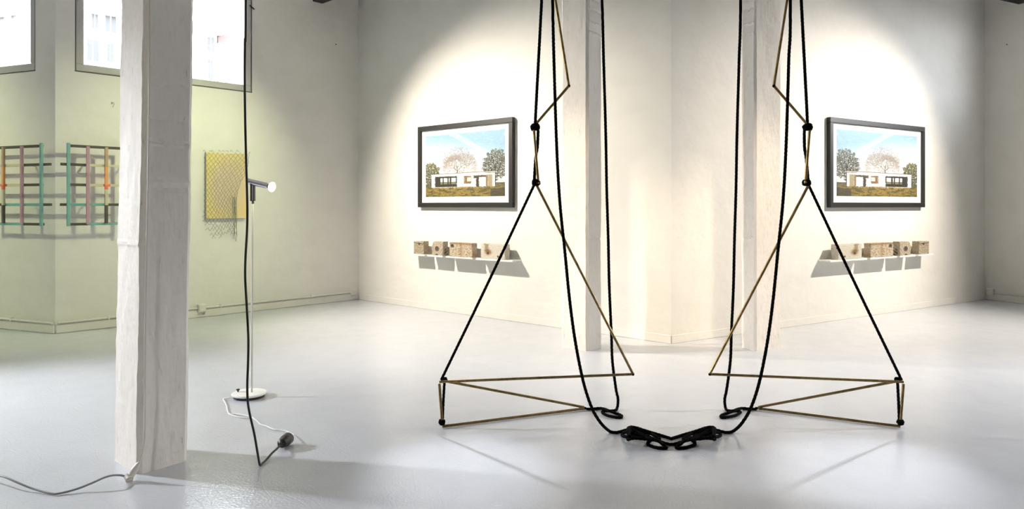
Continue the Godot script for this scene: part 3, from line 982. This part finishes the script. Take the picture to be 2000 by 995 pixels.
func net_panel(w: int) -> void:
	var th := 0.045
	var pl := on_wall(w, 403.0, HY, th)
	var pr := on_wall(w, 481.5, HY, th)
	var y1 := on_wall(w, 440, 299.5, th).y
	var y0 := on_wall(w, 440, 426.5, th).y
	var o := thing("painted_panel", "yellow and pale peach painted panel hung under netting", "painting")
	var mid := (pl + pr) / 2.0 - wn(w) * th
	o.transform = Transform3D(wall_basis(w), Vector3(mid.x, y0, mid.z))
	var wd := pl.distance_to(pr)
	var ht := y1 - y0
	obj("panel", box(Vector3(0, ht / 2, th / 2), Vector3(wd, ht, th - 0.001), 0.002), M.canvas_side, o)
	var im := Image.create(160, 240, false, Image.FORMAT_RGB8)
	var nz := FastNoiseLite.new()
	nz.seed = 8
	nz.frequency = 0.02
	for y in 240:
		for x in 160:
			var u := x / 160.0
			var v := y / 240.0
			var n := nz.get_noise_2d(x, y) * 0.12
			var k := clampf(Vector2((u - 0.52) / 0.5, (v - 0.52) / 0.52).length() * 1.5 - 0.75 + n, 0.0, 1.0)
			if u > 0.6: k *= clampf(1.0 - (u - 0.6) * 1.6, 0.2, 1.0)
			var c := Color(0.85, 0.775, 0.68).lerp(Color(0.90, 0.835, 0.55), k)
			c = c.lerp(Color(0.92, 0.76, 0.48), clampf((u - 0.65) * 2.0, 0, 1) * clampf((v - 0.55) * 2.0, 0, 1) * 0.8)
			im.set_pixel(x, y, c)
	var pm := mat(Color(1, 1, 1), 0.75)
	pm.albedo_texture = ImageTexture.create_from_image(im)
	var st := new_st()
	quad(st, Vector3(-wd / 2, 0, th), Vector3(wd / 2, 0, th), Vector3(wd / 2, ht, th), Vector3(-wd / 2, ht, th), Vector3(0, 0, 1))
	obj("paint", mesh_of(st), pm, o)
	# netting: twisted diamonds of thin cord draped over the panel, gathered at its right
	var left := [[297, 400.0], [330, 399.0], [380, 398.0], [415, 396.5], [435, 393.0], [470, 395.0]]
	var right := [[297, 487.0], [318, 486.0], [340, 478.0], [362, 468.0], [385, 462.0], [430, 461.0], [475, 460.0]]
	var edge := func(tab: Array, y: float) -> float:
		for i in tab.size() - 1:
			if y <= tab[i + 1][0]:
				return lerpf(tab[i][1], tab[i + 1][1], (y - tab[i][0]) / (tab[i + 1][0] - tab[i][0]))
		return tab[tab.size() - 1][1]
	var rng := RandomNumberGenerator.new()
	rng.seed = 12
	var cols := 10
	var rows := 32
	var node := []
	for r in rows + 1:
		var line := []
		for c in cols + 1:
			var u := clampf((c + (0.5 if r % 2 else 0.0)) / cols, 0.0, 1.0)
			var y: float = 297.0 + 165.0 * r / rows
			var uu := u
			y += 3.0 * sin(u * 3.1) * (1.0 - float(r) / rows) + sin(u * 4.0 + 0.6) * 5.0 * (float(r) / rows)
			uu = pow(u, 1.0 - 0.25 * smoothstep(0.35, 0.8, float(r) / rows))
			var x: float = lerpf(edge.call(left, y), edge.call(right, y), uu)
			x += rng.randf_range(-1.2, 1.2)
			y += rng.randf_range(-1.1, 1.1)
			var bulge := 0.012 + 0.02 * sin(PI * u) * smoothstep(0.0, 0.2, float(r) / rows) + rng.randf_range(0, 0.004)
			if y > 428.0: bulge = lerpf(bulge, -0.005, smoothstep(428.0, 460.0, y))
			line.append(on_wall(w, x, y, th + bulge))
		node.append(line)
	var net := thing("draped_net", "sagging grey-green cord net draped over the yellow panel", "net")
	var nb: Vector3 = node[rows][5]
	net.position = Vector3(nb.x, nb.y, nb.z)
	var st2 := new_st()
	var cord := func(a: Vector3, b: Vector3) -> void:
		var q := (a + b) / 2.0 + Vector3(rng.randf_range(-0.003, 0.003), -0.004, 0.0)
		add_tube(st2, PackedVector3Array([a - nb, q - nb, b - nb]), 0.0017, 4)
	for r in rows:
		for c in cols + 1:
			if r > 25 and rng.randf() < 0.16: continue
			if r > 28 and (c < 2 or rng.randf() < 0.35) and c < 8: continue
			cord.call(node[r][c], node[r + 1][c])
			var c2 := c + 1 if r % 2 else c - 1
			if c2 >= 0 and c2 <= cols: cord.call(node[r][c], node[r + 1][c2])
	obj("netting", mesh_of(st2), M.net, net)
	# loose ends at the gathered edge and along the hem
	var st3 := new_st()
	for i in 5:
		var x0 := 455.0 + i * 1.5
		var p := []
		for j in 5:
			p.append(on_wall(w, x0 + rng.randf_range(-1.5, 1.5) + j * 0.4, 385.0 + j * rng.randf_range(18, 22), th + 0.03 - j * 0.007) - nb)
		add_tube(st3, smooth(p, 0.03), 0.0022, 4)
	for i in 8:
		var x1 := 397.0 + i * 9.0 + rng.randf_range(-3.0, 3.0)
		var a := on_wall(w, x1, 296.0, th + 0.012)
		add_tube(st3, smooth([a - nb, on_wall(w, x1 + 2, 293.0 + rng.randf() * 2.0, th * 0.7) - nb, on_wall(w, x1 + 5, 297.0, th + 0.01) - nb], 0.02), 0.0022, 4)
	var lc := obj("loose_cords", mesh_of(st3), M.net, net)
	lc.set_meta("kind", "stuff")

func floor_lamp() -> void:
	var o := thing("floor_lamp", "slim white floor lamp with chrome tube head and bare round bulb", "lamp")
	var c := on_floor(486.5, 776)
	o.position = c
	var z: float = -c.z
	var k := z / F
	obj("base_disc", lathe(Vector3.ZERO, Vector3.UP, [[0.0, 0.02], [0.118, 0.02], [0.122, 0.024], [0.122, 0.032], [0.118, 0.035], [0.0, 0.035]], 48), M.white_metal, o)
	obj("base_weight", lathe(Vector3.ZERO, Vector3.UP, [[0.0, 0.0], [0.108, 0.0], [0.11, 0.02], [0.0, 0.021]], 40), M.black, o)
	var px := (491.5 - 486.5) * k
	var sw := obj("switch", lathe(Vector3(-0.085, 0.034, -0.01), Vector3.UP, [[0.0, 0.0], [0.006, 0.0], [0.006, 0.01], [0.012, 0.013], [0.012, 0.022], [0.0, 0.024]], 16), M.black, o)
	var yt: float = EYE - (393.0 - HY) * k
	obj("pole", tube(PackedVector3Array([Vector3(px, 0.03, 0), Vector3(px + 0.006, yt, 0)]), 0.0072, 12), M.pole, o)
	var ys: float = EYE - (358.5 - HY) * k
	var col := Vector3(px + 0.008, yt, 0)
	obj("collar", lathe(col, Vector3.UP, [[0.0, -0.02], [0.009, -0.02], [0.009, 0.004], [0.0, 0.004]], 16), M.black, o)
	var br := obj("bracket", box(col + Vector3(-0.011, (ys - yt) / 2, 0), Vector3(0.009, ys - yt, 0.028), 0.002), M.black, o)
	obj("plate", box(col + Vector3(0.011, (ys - yt) / 2 - 0.008, 0), Vector3(0.009, ys - yt - 0.016, 0.028), 0.002), M.black, br)
	obj("plate", box(col + Vector3(0.0, (ys - yt) / 2 - 0.006, 0), Vector3(0.012, ys - yt - 0.012, 0.01), 0.002), M.chrome, br)
	# head: chrome tube aimed a little down to the right and towards the viewer
	var h0 := Vector3((481.5 - 486.5) * k, EYE - (354.0 - HY) * k, -0.02)
	var h1 := Vector3((527.0 - 486.5) * k, EYE - (364.0 - HY) * k, 0.03)
	var d := (h1 - h0).normalized()
	var l := h0.distance_to(h1)
	obj("head_tube", lathe(h0, d, [[0.0, 0.0], [0.02, 0.0], [0.022, 0.004], [0.022, l], [0.019, l], [0.019, l - 0.02]], 28), M.chrome, o)
	obj("socket", lathe(h0 + d * l, d, [[0.0, -0.012], [0.016, -0.012], [0.016, 0.008], [0.012, 0.012]], 18), mat(Color(0.45, 0.33, 0.28), 0.4, 0.6), o)
	var bulb := mat(Color(1, 0.97, 0.9), 0.2)
	bulb.emission_enabled = true
	bulb.emission = Color(1.0, 0.93, 0.8)
	bulb.emission_energy_multiplier = 1.3
	var bc := h0 + d * (l + 0.006)
	obj("bulb", lathe(bc, d, [[0.012, 0.0], [0.018, 0.005], [0.031, 0.013], [0.0365, 0.022], [0.0365, 0.03], [0.03, 0.037], [0.016, 0.042], [0.0, 0.043]], 28), bulb, o)
	var li := OmniLight3D.new()
	li.name = "glow"
	li.light_color = Color(1.0, 0.93, 0.8)
	li.light_energy = 0.12
	li.omni_range = 30.0
	li.omni_attenuation = 2.0
	li.light_size = 0.03
	li.shadow_enabled = true
	o.add_child(li)
	li.position = bc + d * 0.025

func cables() -> void:
	# black cable from above down to the floor and along to its inline plug
	var pts := [Vector3(at(481, 0, 3.8).x, ROOM_H, -3.8)]
	for q in [[480, 0], [478.5, 80], [478, 160], [479, 240], [481, 320], [483, 400], [482.5, 450], [479.5, 505], [479, 545], [482, 600], [485, 660], [484.5, 710], [483, 750], [484, 785], [489, 815], [497, 850], [503, 885]]:
		pts.append(at(q[0], q[1], 3.8))
	pts.append(on_floor(507.5, 908, 0.012))
	pts.append(on_floor(511, 907, 0.009))
	pts.append(on_floor(520, 899, 0.012))
	pts.append(on_floor(531, 886, 0.03))
	pts.append(on_floor(541, 877, 0.035))
	pts.append(on_floor(549, 868, 0.035))
	var o := thing("hanging_cable", "black electric cable hanging past the floor lamp into a dark connector", "cable")
	var b: Vector3 = pts[pts.size() - 7]
	b.y = 0.0
	o.position = b
	var loc := []
	for p in pts: loc.append(p - b)
	obj("cord", tube(smooth(loc, 0.02), 0.0062, 10), M.black, o)
	var pc := on_floor(547, 869.5, 0.035) - b
	var pd := on_floor(564, 856, 0.035) - b
	var l := pc.distance_to(pd)
	obj("connector", lathe(pc, pd - pc, [[0.0, -0.012], [0.010, -0.01], [0.013, 0.01], [0.026, 0.022], [0.034, l * 0.55], [0.034, l * 0.95], [0.026, l * 1.02], [0.0, l * 1.03]], 22), M.black, o)
	# white lamp cord
	var q2 := [on_floor(566, 855, 0.035), on_floor(571, 852, 0.02), on_floor(574, 849.5, 0.008)]
	for q in [[572, 849], [566, 846], [558, 842.5], [545, 840.5], [535, 839.5], [520, 833], [509, 829.5], [504, 825], [498, 819.5], [489, 814.5], [474, 811], [460, 809.5], [448, 809.5], [444, 801], [443, 794], [440, 787], [436, 780]]:
		q2.append(on_floor(q[0], q[1], 0.006))
	q2.append(on_floor(441, 778.5, 0.02))
	q2.append(on_floor(454, 777.5, 0.02))
	var o2 := thing("lamp_cord", "thin white flex on the floor between lamp base and black connector", "cord")
	var b2: Vector3 = q2[9]
	b2.y = 0.0
	o2.position = b2
	var loc2 := []
	for p in q2: loc2.append(p - b2)
	obj("flex", tube(smooth(loc2, 0.015), 0.004, 8), M.cord_white, o2)
	var loc3 := []
	for q in [[448, 808], [452, 811], [465, 815], [480, 817], [490, 817], [497, 818]]:
		loc3.append(on_floor(q[0], q[1], 0.006) - b2)
	obj("flex", tube(smooth(loc3, 0.015), 0.0035, 8), M.cord_white, o2)
	# thin painted cord down the near column, plug at its foot, grey cable across the floor
	var o3 := thing("column_cord", "pale cord clipped down the near column with plug at its foot", "cord")
	var foot := on_floor(262, 930)
	o3.position = foot
	var l3 := []
	for q in [[291.5, -30, 3.66], [291.5, 120, 3.655], [290.5, 250, 3.65], [288, 420, 3.645], [285.5, 560, 3.64], [284, 700, 3.635], [283.5, 800, 3.63], [283, 850, 3.625], [279, 880, 3.615], [272, 905, 3.60]]:
		l3.append(at(q[0], q[1], q[2]) - foot)
	obj("flex", tube(smooth(l3, 0.03), 0.0042, 8), M.plug_white, o3)
	var pa := at(272.5, 903, 3.60) - foot
	var pb := on_floor(254, 932.5, 0.02) - foot
	obj("plug", lathe(pa, pb - pa, [[0.0, -0.005], [0.006, 0.0], [0.012, 0.02], [0.017, 0.045], [0.017, pa.distance_to(pb)], [0.0, pa.distance_to(pb) + 0.003]], 16), M.plug_white, o3)
	obj("plug_face", lathe(pb + Vector3(-0.004, -0.001, 0.006), Vector3(0.5, -0.35, 0.5), [[0.0, -0.012], [0.019, -0.012], [0.019, 0.016], [0.0, 0.017]], 14), M.plug_white, o3)
	var o4 := thing("extension_cable", "grey extension cable sagging across the floor left of the near column", "cable")
	var l4 := []
	for q in [[247, 932.5, 0.02], [238, 929.5, 0.03], [222, 929, 0.045], [205, 933, 0.05], [180, 944, 0.035], [155, 954, 0.018], [130, 961.5, 0.01], [112, 965, 0.008], [108, 965.5, 0.008], [104, 965, 0.008], [86, 961.5, 0.01], [61, 954, 0.018], [36, 944, 0.035], [11, 933, 0.05], [-6, 929, 0.045], [-22, 929.5, 0.03], [-40, 934, 0.01], [-70, 936, 0.008], [-130, 930, 0.008]]:
		l4.append(on_floor(q[0], q[1], q[2]))
	var b4: Vector3 = l4[8]
	b4.y = 0.0
	o4.position = b4
	var loc4 := []
	for p in l4: loc4.append(p - b4)
	obj("flex", tube(smooth(loc4, 0.015), 0.0052, 10), M.cord_grey, o4)

func wall_bits() -> void:
	# small fixings left in the plaster
	for q in [[1, 655.0, 88.0, "tiny nail in the wall below the beam end left of the corner"], [4, 1968.0, 88.0, "tiny nail in the wall below the beam end at right edge"]]:
		var w: int = q[0]
		var o := thing("wall_nail", q[3], "nail", "nails in the plaster")
		o.transform = Transform3D(wall_basis(w), on_wall(w, q[1], q[2]))
		obj("shank", lathe(Vector3.ZERO, Vector3(0, 0.3, 1), [[0.0, -0.01], [0.003, -0.01], [0.003, 0.02], [0.0, 0.02]], 8), M.joint, o)
		obj("head", lathe(Vector3(0, 0.006, 0.019), Vector3(0, 0.3, 1), [[0.0, 0.0], [0.008, 0.0], [0.008, 0.003], [0.0, 0.004]], 10), M.joint, o)
	var h := thing("wall_hook", "small bent metal hook on the wall above the right stick lattice", "hook")
	h.transform = Transform3D(wall_basis(1), on_wall(1, 218.5, 205))
	obj("hook", tube(smooth([Vector3(0, 0.02, -0.005), Vector3(0, 0.02, 0.02), Vector3(0.012, 0.022, 0.03), Vector3(0.012, 0.0, 0.034), Vector3(0.004, -0.02, 0.034), Vector3(0.002, -0.03, 0.03)], 0.006), 0.004, 8), M.winframe, h)
	obj("plate", box(Vector3(0, 0.02, 0.002), Vector3(0.02, 0.03, 0.004), 0.001), M.winframe, h)
	var c := thing("cable_clip", "black cable clip on the wall at the wide window's right edge", "clip")
	c.transform = Transform3D(wall_basis(1), on_wall(1, 491, 14))
	obj("bar", tube(PackedVector3Array([Vector3(-0.03, 0.02, 0.012), Vector3(0.035, -0.025, 0.012)]), 0.008, 8), M.black, c)
	obj("foot", box(Vector3(0, 0, 0.004), Vector3(0.02, 0.02, 0.01), 0.002), M.black, c)

func outside() -> void:
	# pale houses across the yard, seen through the high windows
	for k in 2:
		var w := 1 - k
		var X := func(px: float) -> float: return px if w == 1 else 216.0 - px
		var o := thing("house_facade", "pale sunlit house with tall windows seen through the %s high window" % ("wide" if k == 0 else "leftmost"), "building", "houses across the yard")
		var off := -9.0
		var pa := on_wall(w, X.call(40.0), 402, off)
		var pb := on_wall(w, X.call(424.0), 402, off)
		var c := (pa + pb) / 2.0
		o.transform = Transform3D(wall_basis(w), Vector3(c.x, 0, c.z))
		var wd := pa.distance_to(pb)
		var top: float = on_wall(w, X.call(400.0), 58, off).y
		obj("front_wall", box(Vector3(0, top / 2, -0.2), Vector3(wd, top, 0.4)), M.facade, o)
		obj("cornice", box(Vector3(0, top, -0.05), Vector3(wd + 0.2, 0.18, 0.5), 0.02), M.facade_frame, o)
		for q in [[176, 191, 25, 60], [202, 227, 28, 69], [166, 193, 73, 125], [206, 221, 80, 125], [402, 418, 70, 105], [403, 415, 114, 160], [255, 285, 40, 85], [250, 280, 95, 140], [320, 345, 55, 95], [320, 345, 108, 150]]:
			var a := on_wall(w, X.call(float(q[0])), q[2], off)
			var b := on_wall(w, X.call(float(q[1])), q[3], off)
			var x := ((a + b) / 2.0 - c).dot(wu(w))
			var ww := absf((b - a).dot(wu(w)))
			var y := (a.y + b.y) / 2.0
			var hh := absf(a.y - b.y)
			var f := obj("window", box(Vector3(x, y, 0.03), Vector3(ww, hh, 0.06), 0.01), M.facade_frame, o)
			for sgn in [-1.0, 1.0]:
				obj("window_pane", box(Vector3(x + sgn * ww * 0.23, y, 0.062), Vector3(ww * 0.36, hh * 0.86, 0.01)), M.facade_window, f)
		var o2 := thing("brick_house", "cream house with a red brick parapet seen through the %s high window" % ("wide" if k == 0 else "leftmost"), "building", "brick houses across the yard")
		var qa := on_wall(w, X.call(426.0), 402, off)
		var qb := on_wall(w, X.call(600.0), 402, off)
		var qc := (qa + qb) / 2.0
		var qw := qa.distance_to(qb)
		o2.transform = Transform3D(wall_basis(w), Vector3(qc.x, 0, qc.z))
		var t1: float = on_wall(w, X.call(450.0), 64, off).y
		var t0: float = on_wall(w, X.call(450.0), 88, off).y
		obj("front_wall", box(Vector3(0, t0 / 2, -0.2), Vector3(qw, t0, 0.4)), M.stucco, o2)
		obj("brick_parapet", box(Vector3(0, (t0 + t1) / 2, -0.2), Vector3(qw, t1 - t0, 0.4)), M.brick, o2)

# ---------------------------------------------------------------- all of it
func _ready() -> void:
	# camera: level, lens shifted down so that uprights stay upright
	var cam := Camera3D.new()
	cam.name = "camera"
	cam.projection = Camera3D.PROJECTION_FRUSTUM
	cam.near = 0.05
	cam.far = 200.0
	cam.size = 995.0 / F * cam.near
	cam.frustum_offset = Vector2(0, -(497.5 - HY) / F * cam.near)
	cam.position = Vector3(0, EYE, 0)
	add_child(cam)
	cam.current = true
	# overcast sky
	var sky_m := ProceduralSkyMaterial.new()
	sky_m.sky_top_color = Color(0.90, 0.94, 1.0)
	sky_m.sky_horizon_color = Color(0.97, 0.98, 1.0)
	sky_m.ground_bottom_color = Color(0.5, 0.5, 0.5)
	sky_m.ground_horizon_color = Color(0.62, 0.62, 0.62)
	sky_m.energy_multiplier = K_SKY
	var sky := Sky.new()
	sky.sky_material = sky_m
	var env := Environment.new()
	env.background_mode = Environment.BG_SKY
	env.sky = sky
	env.tonemap_mode = Environment.TONE_MAPPER_LINEAR
	env.tonemap_exposure = EXPOSURE
	env.sdfgi_enabled = true
	env.ssao_enabled = true
	env.ssil_enabled = true
	var we := WorldEnvironment.new()
	we.name = "world_environment"
	we.environment = env
	add_child(we)
	make_materials()

	# ---- plan of the room, from the far left round to the right and back behind the camera
	var L108 := on_floor(108, 652.5)
	var C700 := on_floor(700, 585)
	var R1311 := on_floor(1311.25, 672)
	var C1925 := on_floor(1924, 585)
	var dl := (on_floor(0, 642) - L108).normalized()
	var far_l := L108 + dl * ((-8.6 - L108.x) / dl.x)
	var e2 := on_floor(2000, 593.6)
	var dr := (e2 - C1925).normalized()
	var far_r := C1925 + dr * 6.0
	var plan := [far_l, L108, C700, R1311, C1925, far_r, Vector3(far_r.x, 0, 3.5), Vector3(-8.6, 0, 3.5)]
	make_walls(plan)
	# windows
	var zz := 0.0
	var h_sill: float = on_wall(1, 148, 138, zz).y
	var hole1 := [wall_s(1, on_wall(1, 148, 138)), wall_s(1, on_wall(1, 491, 185)), h_sill, 4.2]
	var hole0 := [wall_s(0, on_wall(0, -200, 138)), wall_s(0, on_wall(0, 68, 138)), h_sill, 4.2]
	build_wall(0, "wall_far_left", [hole0], M.wall)
	build_wall(1, "wall_left", [hole1], M.wall)
	build_wall(2, "wall_middle_left", [], M.wall)
	build_wall(3, "wall_middle_right", [], M.wall)
	var hole4 := [wall_s(4, on_wall(4, 2131, 185)), wall_s(4, on_wall(4, 2450, 140)), h_sill, 4.2]
	build_wall(4, "wall_right", [hole4], M.wall)
	build_window(3, 4, hole4, 0.085, [])
	build_wall(5, "wall_side_right", [], M.wall)
	build_wall(6, "wall_back", [], M.wall)
	build_wall(7, "wall_side_left", [], M.wall)
	build_window(1, 1, hole1, 0.085, [])
	build_window(2, 0, hole0, 0.085, [])
	var fl := obj("floor", box(Vector3(0.8, -0.15, -3.6), Vector3(19.6, 0.3, 15.2)), M.floor)
	fl.set_meta("kind", "structure")
	var ce := obj("ceiling", box(Vector3(0.8, ROOM_H + 0.15, -3.6), Vector3(19.6, 0.3, 15.2)), M.ceiling)
	ce.set_meta("kind", "structure")
	for b in [["baseboard_far_left", 0, 0.1], ["baseboard_left", 1, 0.1], ["baseboard_middle_left", 2, 0.085], ["baseboard_middle_right", 3, 0.085], ["baseboard_right", 4, 0.1]]:
		baseboard(b[0], b[1], 0.0, W[b[1]].len, b[2], 0.018 if b[2] > 0.09 else 0.008)

	# ---- columns
	var Lp := on_floor(221, 899.5)
	var Fp := on_floor(269, 929)
	var Rp := on_floor(367.5, 900)
	column([Lp, Fp, Rp, Lp + Rp - Fp], Vector3(0.07, 0, 0), [[1, 1.735, 0.008], [1, 1.525, 0.014], [1, 1.49, -0.006], [1, 2.05, 0.005], [1, 1.86, -0.005], [0, 1.2, 0.005]], 5, "thick near whitewashed column left of the floor lamp, lit on its left")
	var F2 := on_floor(1147.5, 686.8)
	var L2 := on_floor(1095.5, 679)
	var R2 := on_floor(1176, 678.5)
	var rid := [[1, 3.30, -0.009], [1, 3.17, 0.009], [1, 3.07, 0.008], [1, 3.40, -0.008], [1, 1.08, -0.008]]
	column([L2, F2, R2, L2 + R2 - F2], Vector3.ZERO, rid, 9, "far whitewashed column behind the left rod sculpture")
	var F3 := on_floor(1475, 686.8)
	var L3 := on_floor(1527, 679)
	var R3 := on_floor(1446.5, 678.5)
	column([L3, F3, R3, L3 + R3 - F3], Vector3.ZERO, rid, 9, "far whitewashed column behind the right rod sculpture")

	# ---- dark steel under the ceiling
	var ridge_x := 1.5
	var wb := on_wall(1, 619.5, 6)
	var dir1: Vector3 = W[1].n
	var b1 := Vector3(wb.x, BEAM_H, wb.z)
	beam(b1 + dir1 * 0.01, b1 + dir1 * ((ridge_x - 0.12 - b1.x) / dir1.x), 0.16, ROOM_H - BEAM_H, "black steel beam end at the top of the wall left of the dark corner")
	var wb4 := on_wall(4, 2002.0, 6)
	var dir4: Vector3 = W[4].n
	var b4 := Vector3(wb4.x, BEAM_H, wb4.z)
	beam(b4 + dir4 * 0.01, b4 + dir4 * ((ridge_x + 0.12 - b4.x) / dir4.x), 0.16, ROOM_H - BEAM_H, "black steel beam end in the top right corner of the picture")
	var hp1 := at(1063, -140, 4.5)
	var hp2 := at(1559.5, -140, 4.5)
	var q1: float = (Vector3(hp1.x, 0, hp1.z) - W[1].a).dot(dir1)
	var s1 := Vector3(hp1.x, BEAM_H, hp1.z) - dir1 * (q1 - 0.02)
	beam(s1, Vector3(hp1.x, BEAM_H, hp1.z) + dir1 * ((ridge_x - 0.12 - hp1.x) / dir1.x), 0.16, ROOM_H - BEAM_H, "black steel beam that carries the left rod sculpture, above the picture")
	var q4: float = (Vector3(hp2.x, 0, hp2.z) - W[4].a).dot(dir4)
	var s4 := Vector3(hp2.x, BEAM_H, hp2.z) - dir4 * (q4 - 0.02)
	beam(s4, Vector3(hp2.x, BEAM_H, hp2.z) + dir4 * ((ridge_x + 0.12 - hp2.x) / dir4.x), 0.16, ROOM_H - BEAM_H, "black steel beam that carries the right rod sculpture, above the picture")
	beam(Vector3(ridge_x, BEAM_H - 0.0, R1311.z + 0.1), Vector3(ridge_x, BEAM_H, 3.45), 0.22, ROOM_H - BEAM_H, "black main girder above the middle of the room")

	# ---- spotlights on the ceiling
	var warm := Color(1.0, 0.95, 0.875)
	var n2: Vector3 = W[2].n
	var u2: Vector3 = W[2].u
	var n3: Vector3 = W[3].n
	var u3: Vector3 = W[3].u
	var sh2 := on_wall(2, 900, 500)
	var sh3 := on_wall(3, 1722.5, 500)
	var sp2 := Vector3(sh2.x, 4.1, sh2.z) + n2 * 3.0 - u2 * 1.3
	var sp3 := Vector3(sh3.x, 4.1, sh3.z) + n3 * 3.0 + u3 * 1.3
	spotlight(sp2, on_wall(2, 1040, 580), K_PICTURE, 44.0, warm, 0.03, "black spotlight above the left photograph, out of the picture")
	spotlight(sp3, on_wall(3, 1582, 580), K_PICTURE, 44.0, warm, 0.03, "black spotlight above the right photograph, out of the picture")
	var n1: Vector3 = W[1].n
	var u1: Vector3 = W[1].u
	var lt := on_wall(1, 180, 360)
	var sp1 := Vector3(lt.x, 4.15, lt.z) + n1 * 2.6 + u1 * 1.7
	spotlight(sp1, on_wall(1, 300, 440), K_LATTICE, 37.0, Color(0.97, 1.0, 0.76), 0.025, "black spotlight above the right stick lattice, out of the picture")
	var n0: Vector3 = W[0].n
	var u0: Vector3 = W[0].u
	var lt0 := on_wall(0, 36, 360)
	var sp0 := Vector3(lt0.x, 4.15, lt0.z) + n0 * 2.6 - u0 * 1.7
	spotlight(sp0, on_wall(0, -84, 440), K_LATTICE, 37.0, Color(0.97, 1.0, 0.76), 0.025, "black spotlight above the left stick lattice, out of the picture")
	var white := Color(0.98, 0.985, 1.0)
	spotlight(Vector3(-7.4, 2.4, -5.2), Vector3(-1.7, 0.0, -4.6), K_SIDE, 30.0, white, 0.15, "black spotlight near the left side wall, out of the picture")
	spotlight(Vector3(8.6, 2.4, -5.2), Vector3(4.4, 0.0, -4.8), K_SIDE * 0.75, 27.0, white, 0.15, "black spotlight near the right side wall, out of the picture")
	var amber := Color(1.0, 0.90, 0.76)
	spotlight(Vector3(-1.0, 4.1, -4.4), on_wall(2, 1245, 570), K_NARROW, 15.0, amber, 0.2, "black narrow spotlight left of the middle girder, out of the picture", 0.9)
	spotlight(Vector3(2.98, 4.1, -4.4), on_wall(3, 1377, 570), K_NARROW, 15.0, amber, 0.2, "black narrow spotlight right of the middle girder, out of the picture", 0.9)
	spotlight(Vector3(-0.4, 4.1, -6.6), Vector3(-0.25, 0.0, -3.7), K_BACK, 7.5, white, 0.06, "black spotlight aimed back at the floor before the left sculpture, out of the picture")
	spotlight(Vector3(3.3, 4.1, -6.6), Vector3(1.9, 0.0, -3.7), K_BACK, 7.5, white, 0.06, "black spotlight aimed back at the floor before the right sculpture, out of the picture")

	spotlight(Vector3(-3.6, 4.1, -1.2), Vector3(-3.2, 0.0, -2.4), K_ROOM, 75.0, warm, 0.1, "black wide downlight left of the camera, out of the picture")
	spotlight(Vector3(4.6, 4.1, -1.2), Vector3(4.2, 0.0, -2.4), K_ROOM, 75.0, warm, 0.1, "black wide downlight right of the camera, out of the picture")

	# ---- things
	conduit(1, 0.02, W[1].len - 0.05, [wall_s(1, on_wall(1, 392, 600)), wall_s(1, on_wall(1, 688, 567))], 0.118, "white conduit with junction boxes along the wall behind the floor lamp")
	conduit(0, 0.1, W[0].len - 0.02, [], 0.118, "white conduit along the wall at the left edge")
	conduit(4, 0.05, W[4].len - 0.1, [wall_s(4, on_wall(4, 1936, 567))], 0.118, "white conduit with junction box along the wall at the right edge")
	var tex := ImageTexture.create_from_image(print_image())
	picture(2, false, tex, "black-framed photograph of a ruin, the left one of two")
	picture(3, true, tex, "black-framed photograph of a ruin, the right one of two")
	for i in 4:
		var bm := mat(Color(0.84, 0.84, 0.84), 0.9)
		bm.albedo_texture = block_texture(i)
		block_mats.append(bm)
	blocks_and_ledges(2, false)
	blocks_and_ledges(3, true)
	sculpture(false, "left sculpture of thin brass rods tied with black rope", ["black rope dropping into the left half of the floor tangle", "black rope ending in a flat loop by the left rod sculpture's tip"])
	sculpture(true, "right sculpture of thin brass rods tied with black rope", ["black rope dropping into the right half of the floor tangle", "black rope ending in a flat loop by the right rod sculpture's tip"])
	lattice(1, false, "lattice of teal, pink and orange sticks, partly behind the near column")
	lattice(0, true, "lattice of teal, pink and orange sticks cut off by the left picture edge")
	net_panel(1)
	floor_lamp()
	cables()
	wall_bits()
	outside()
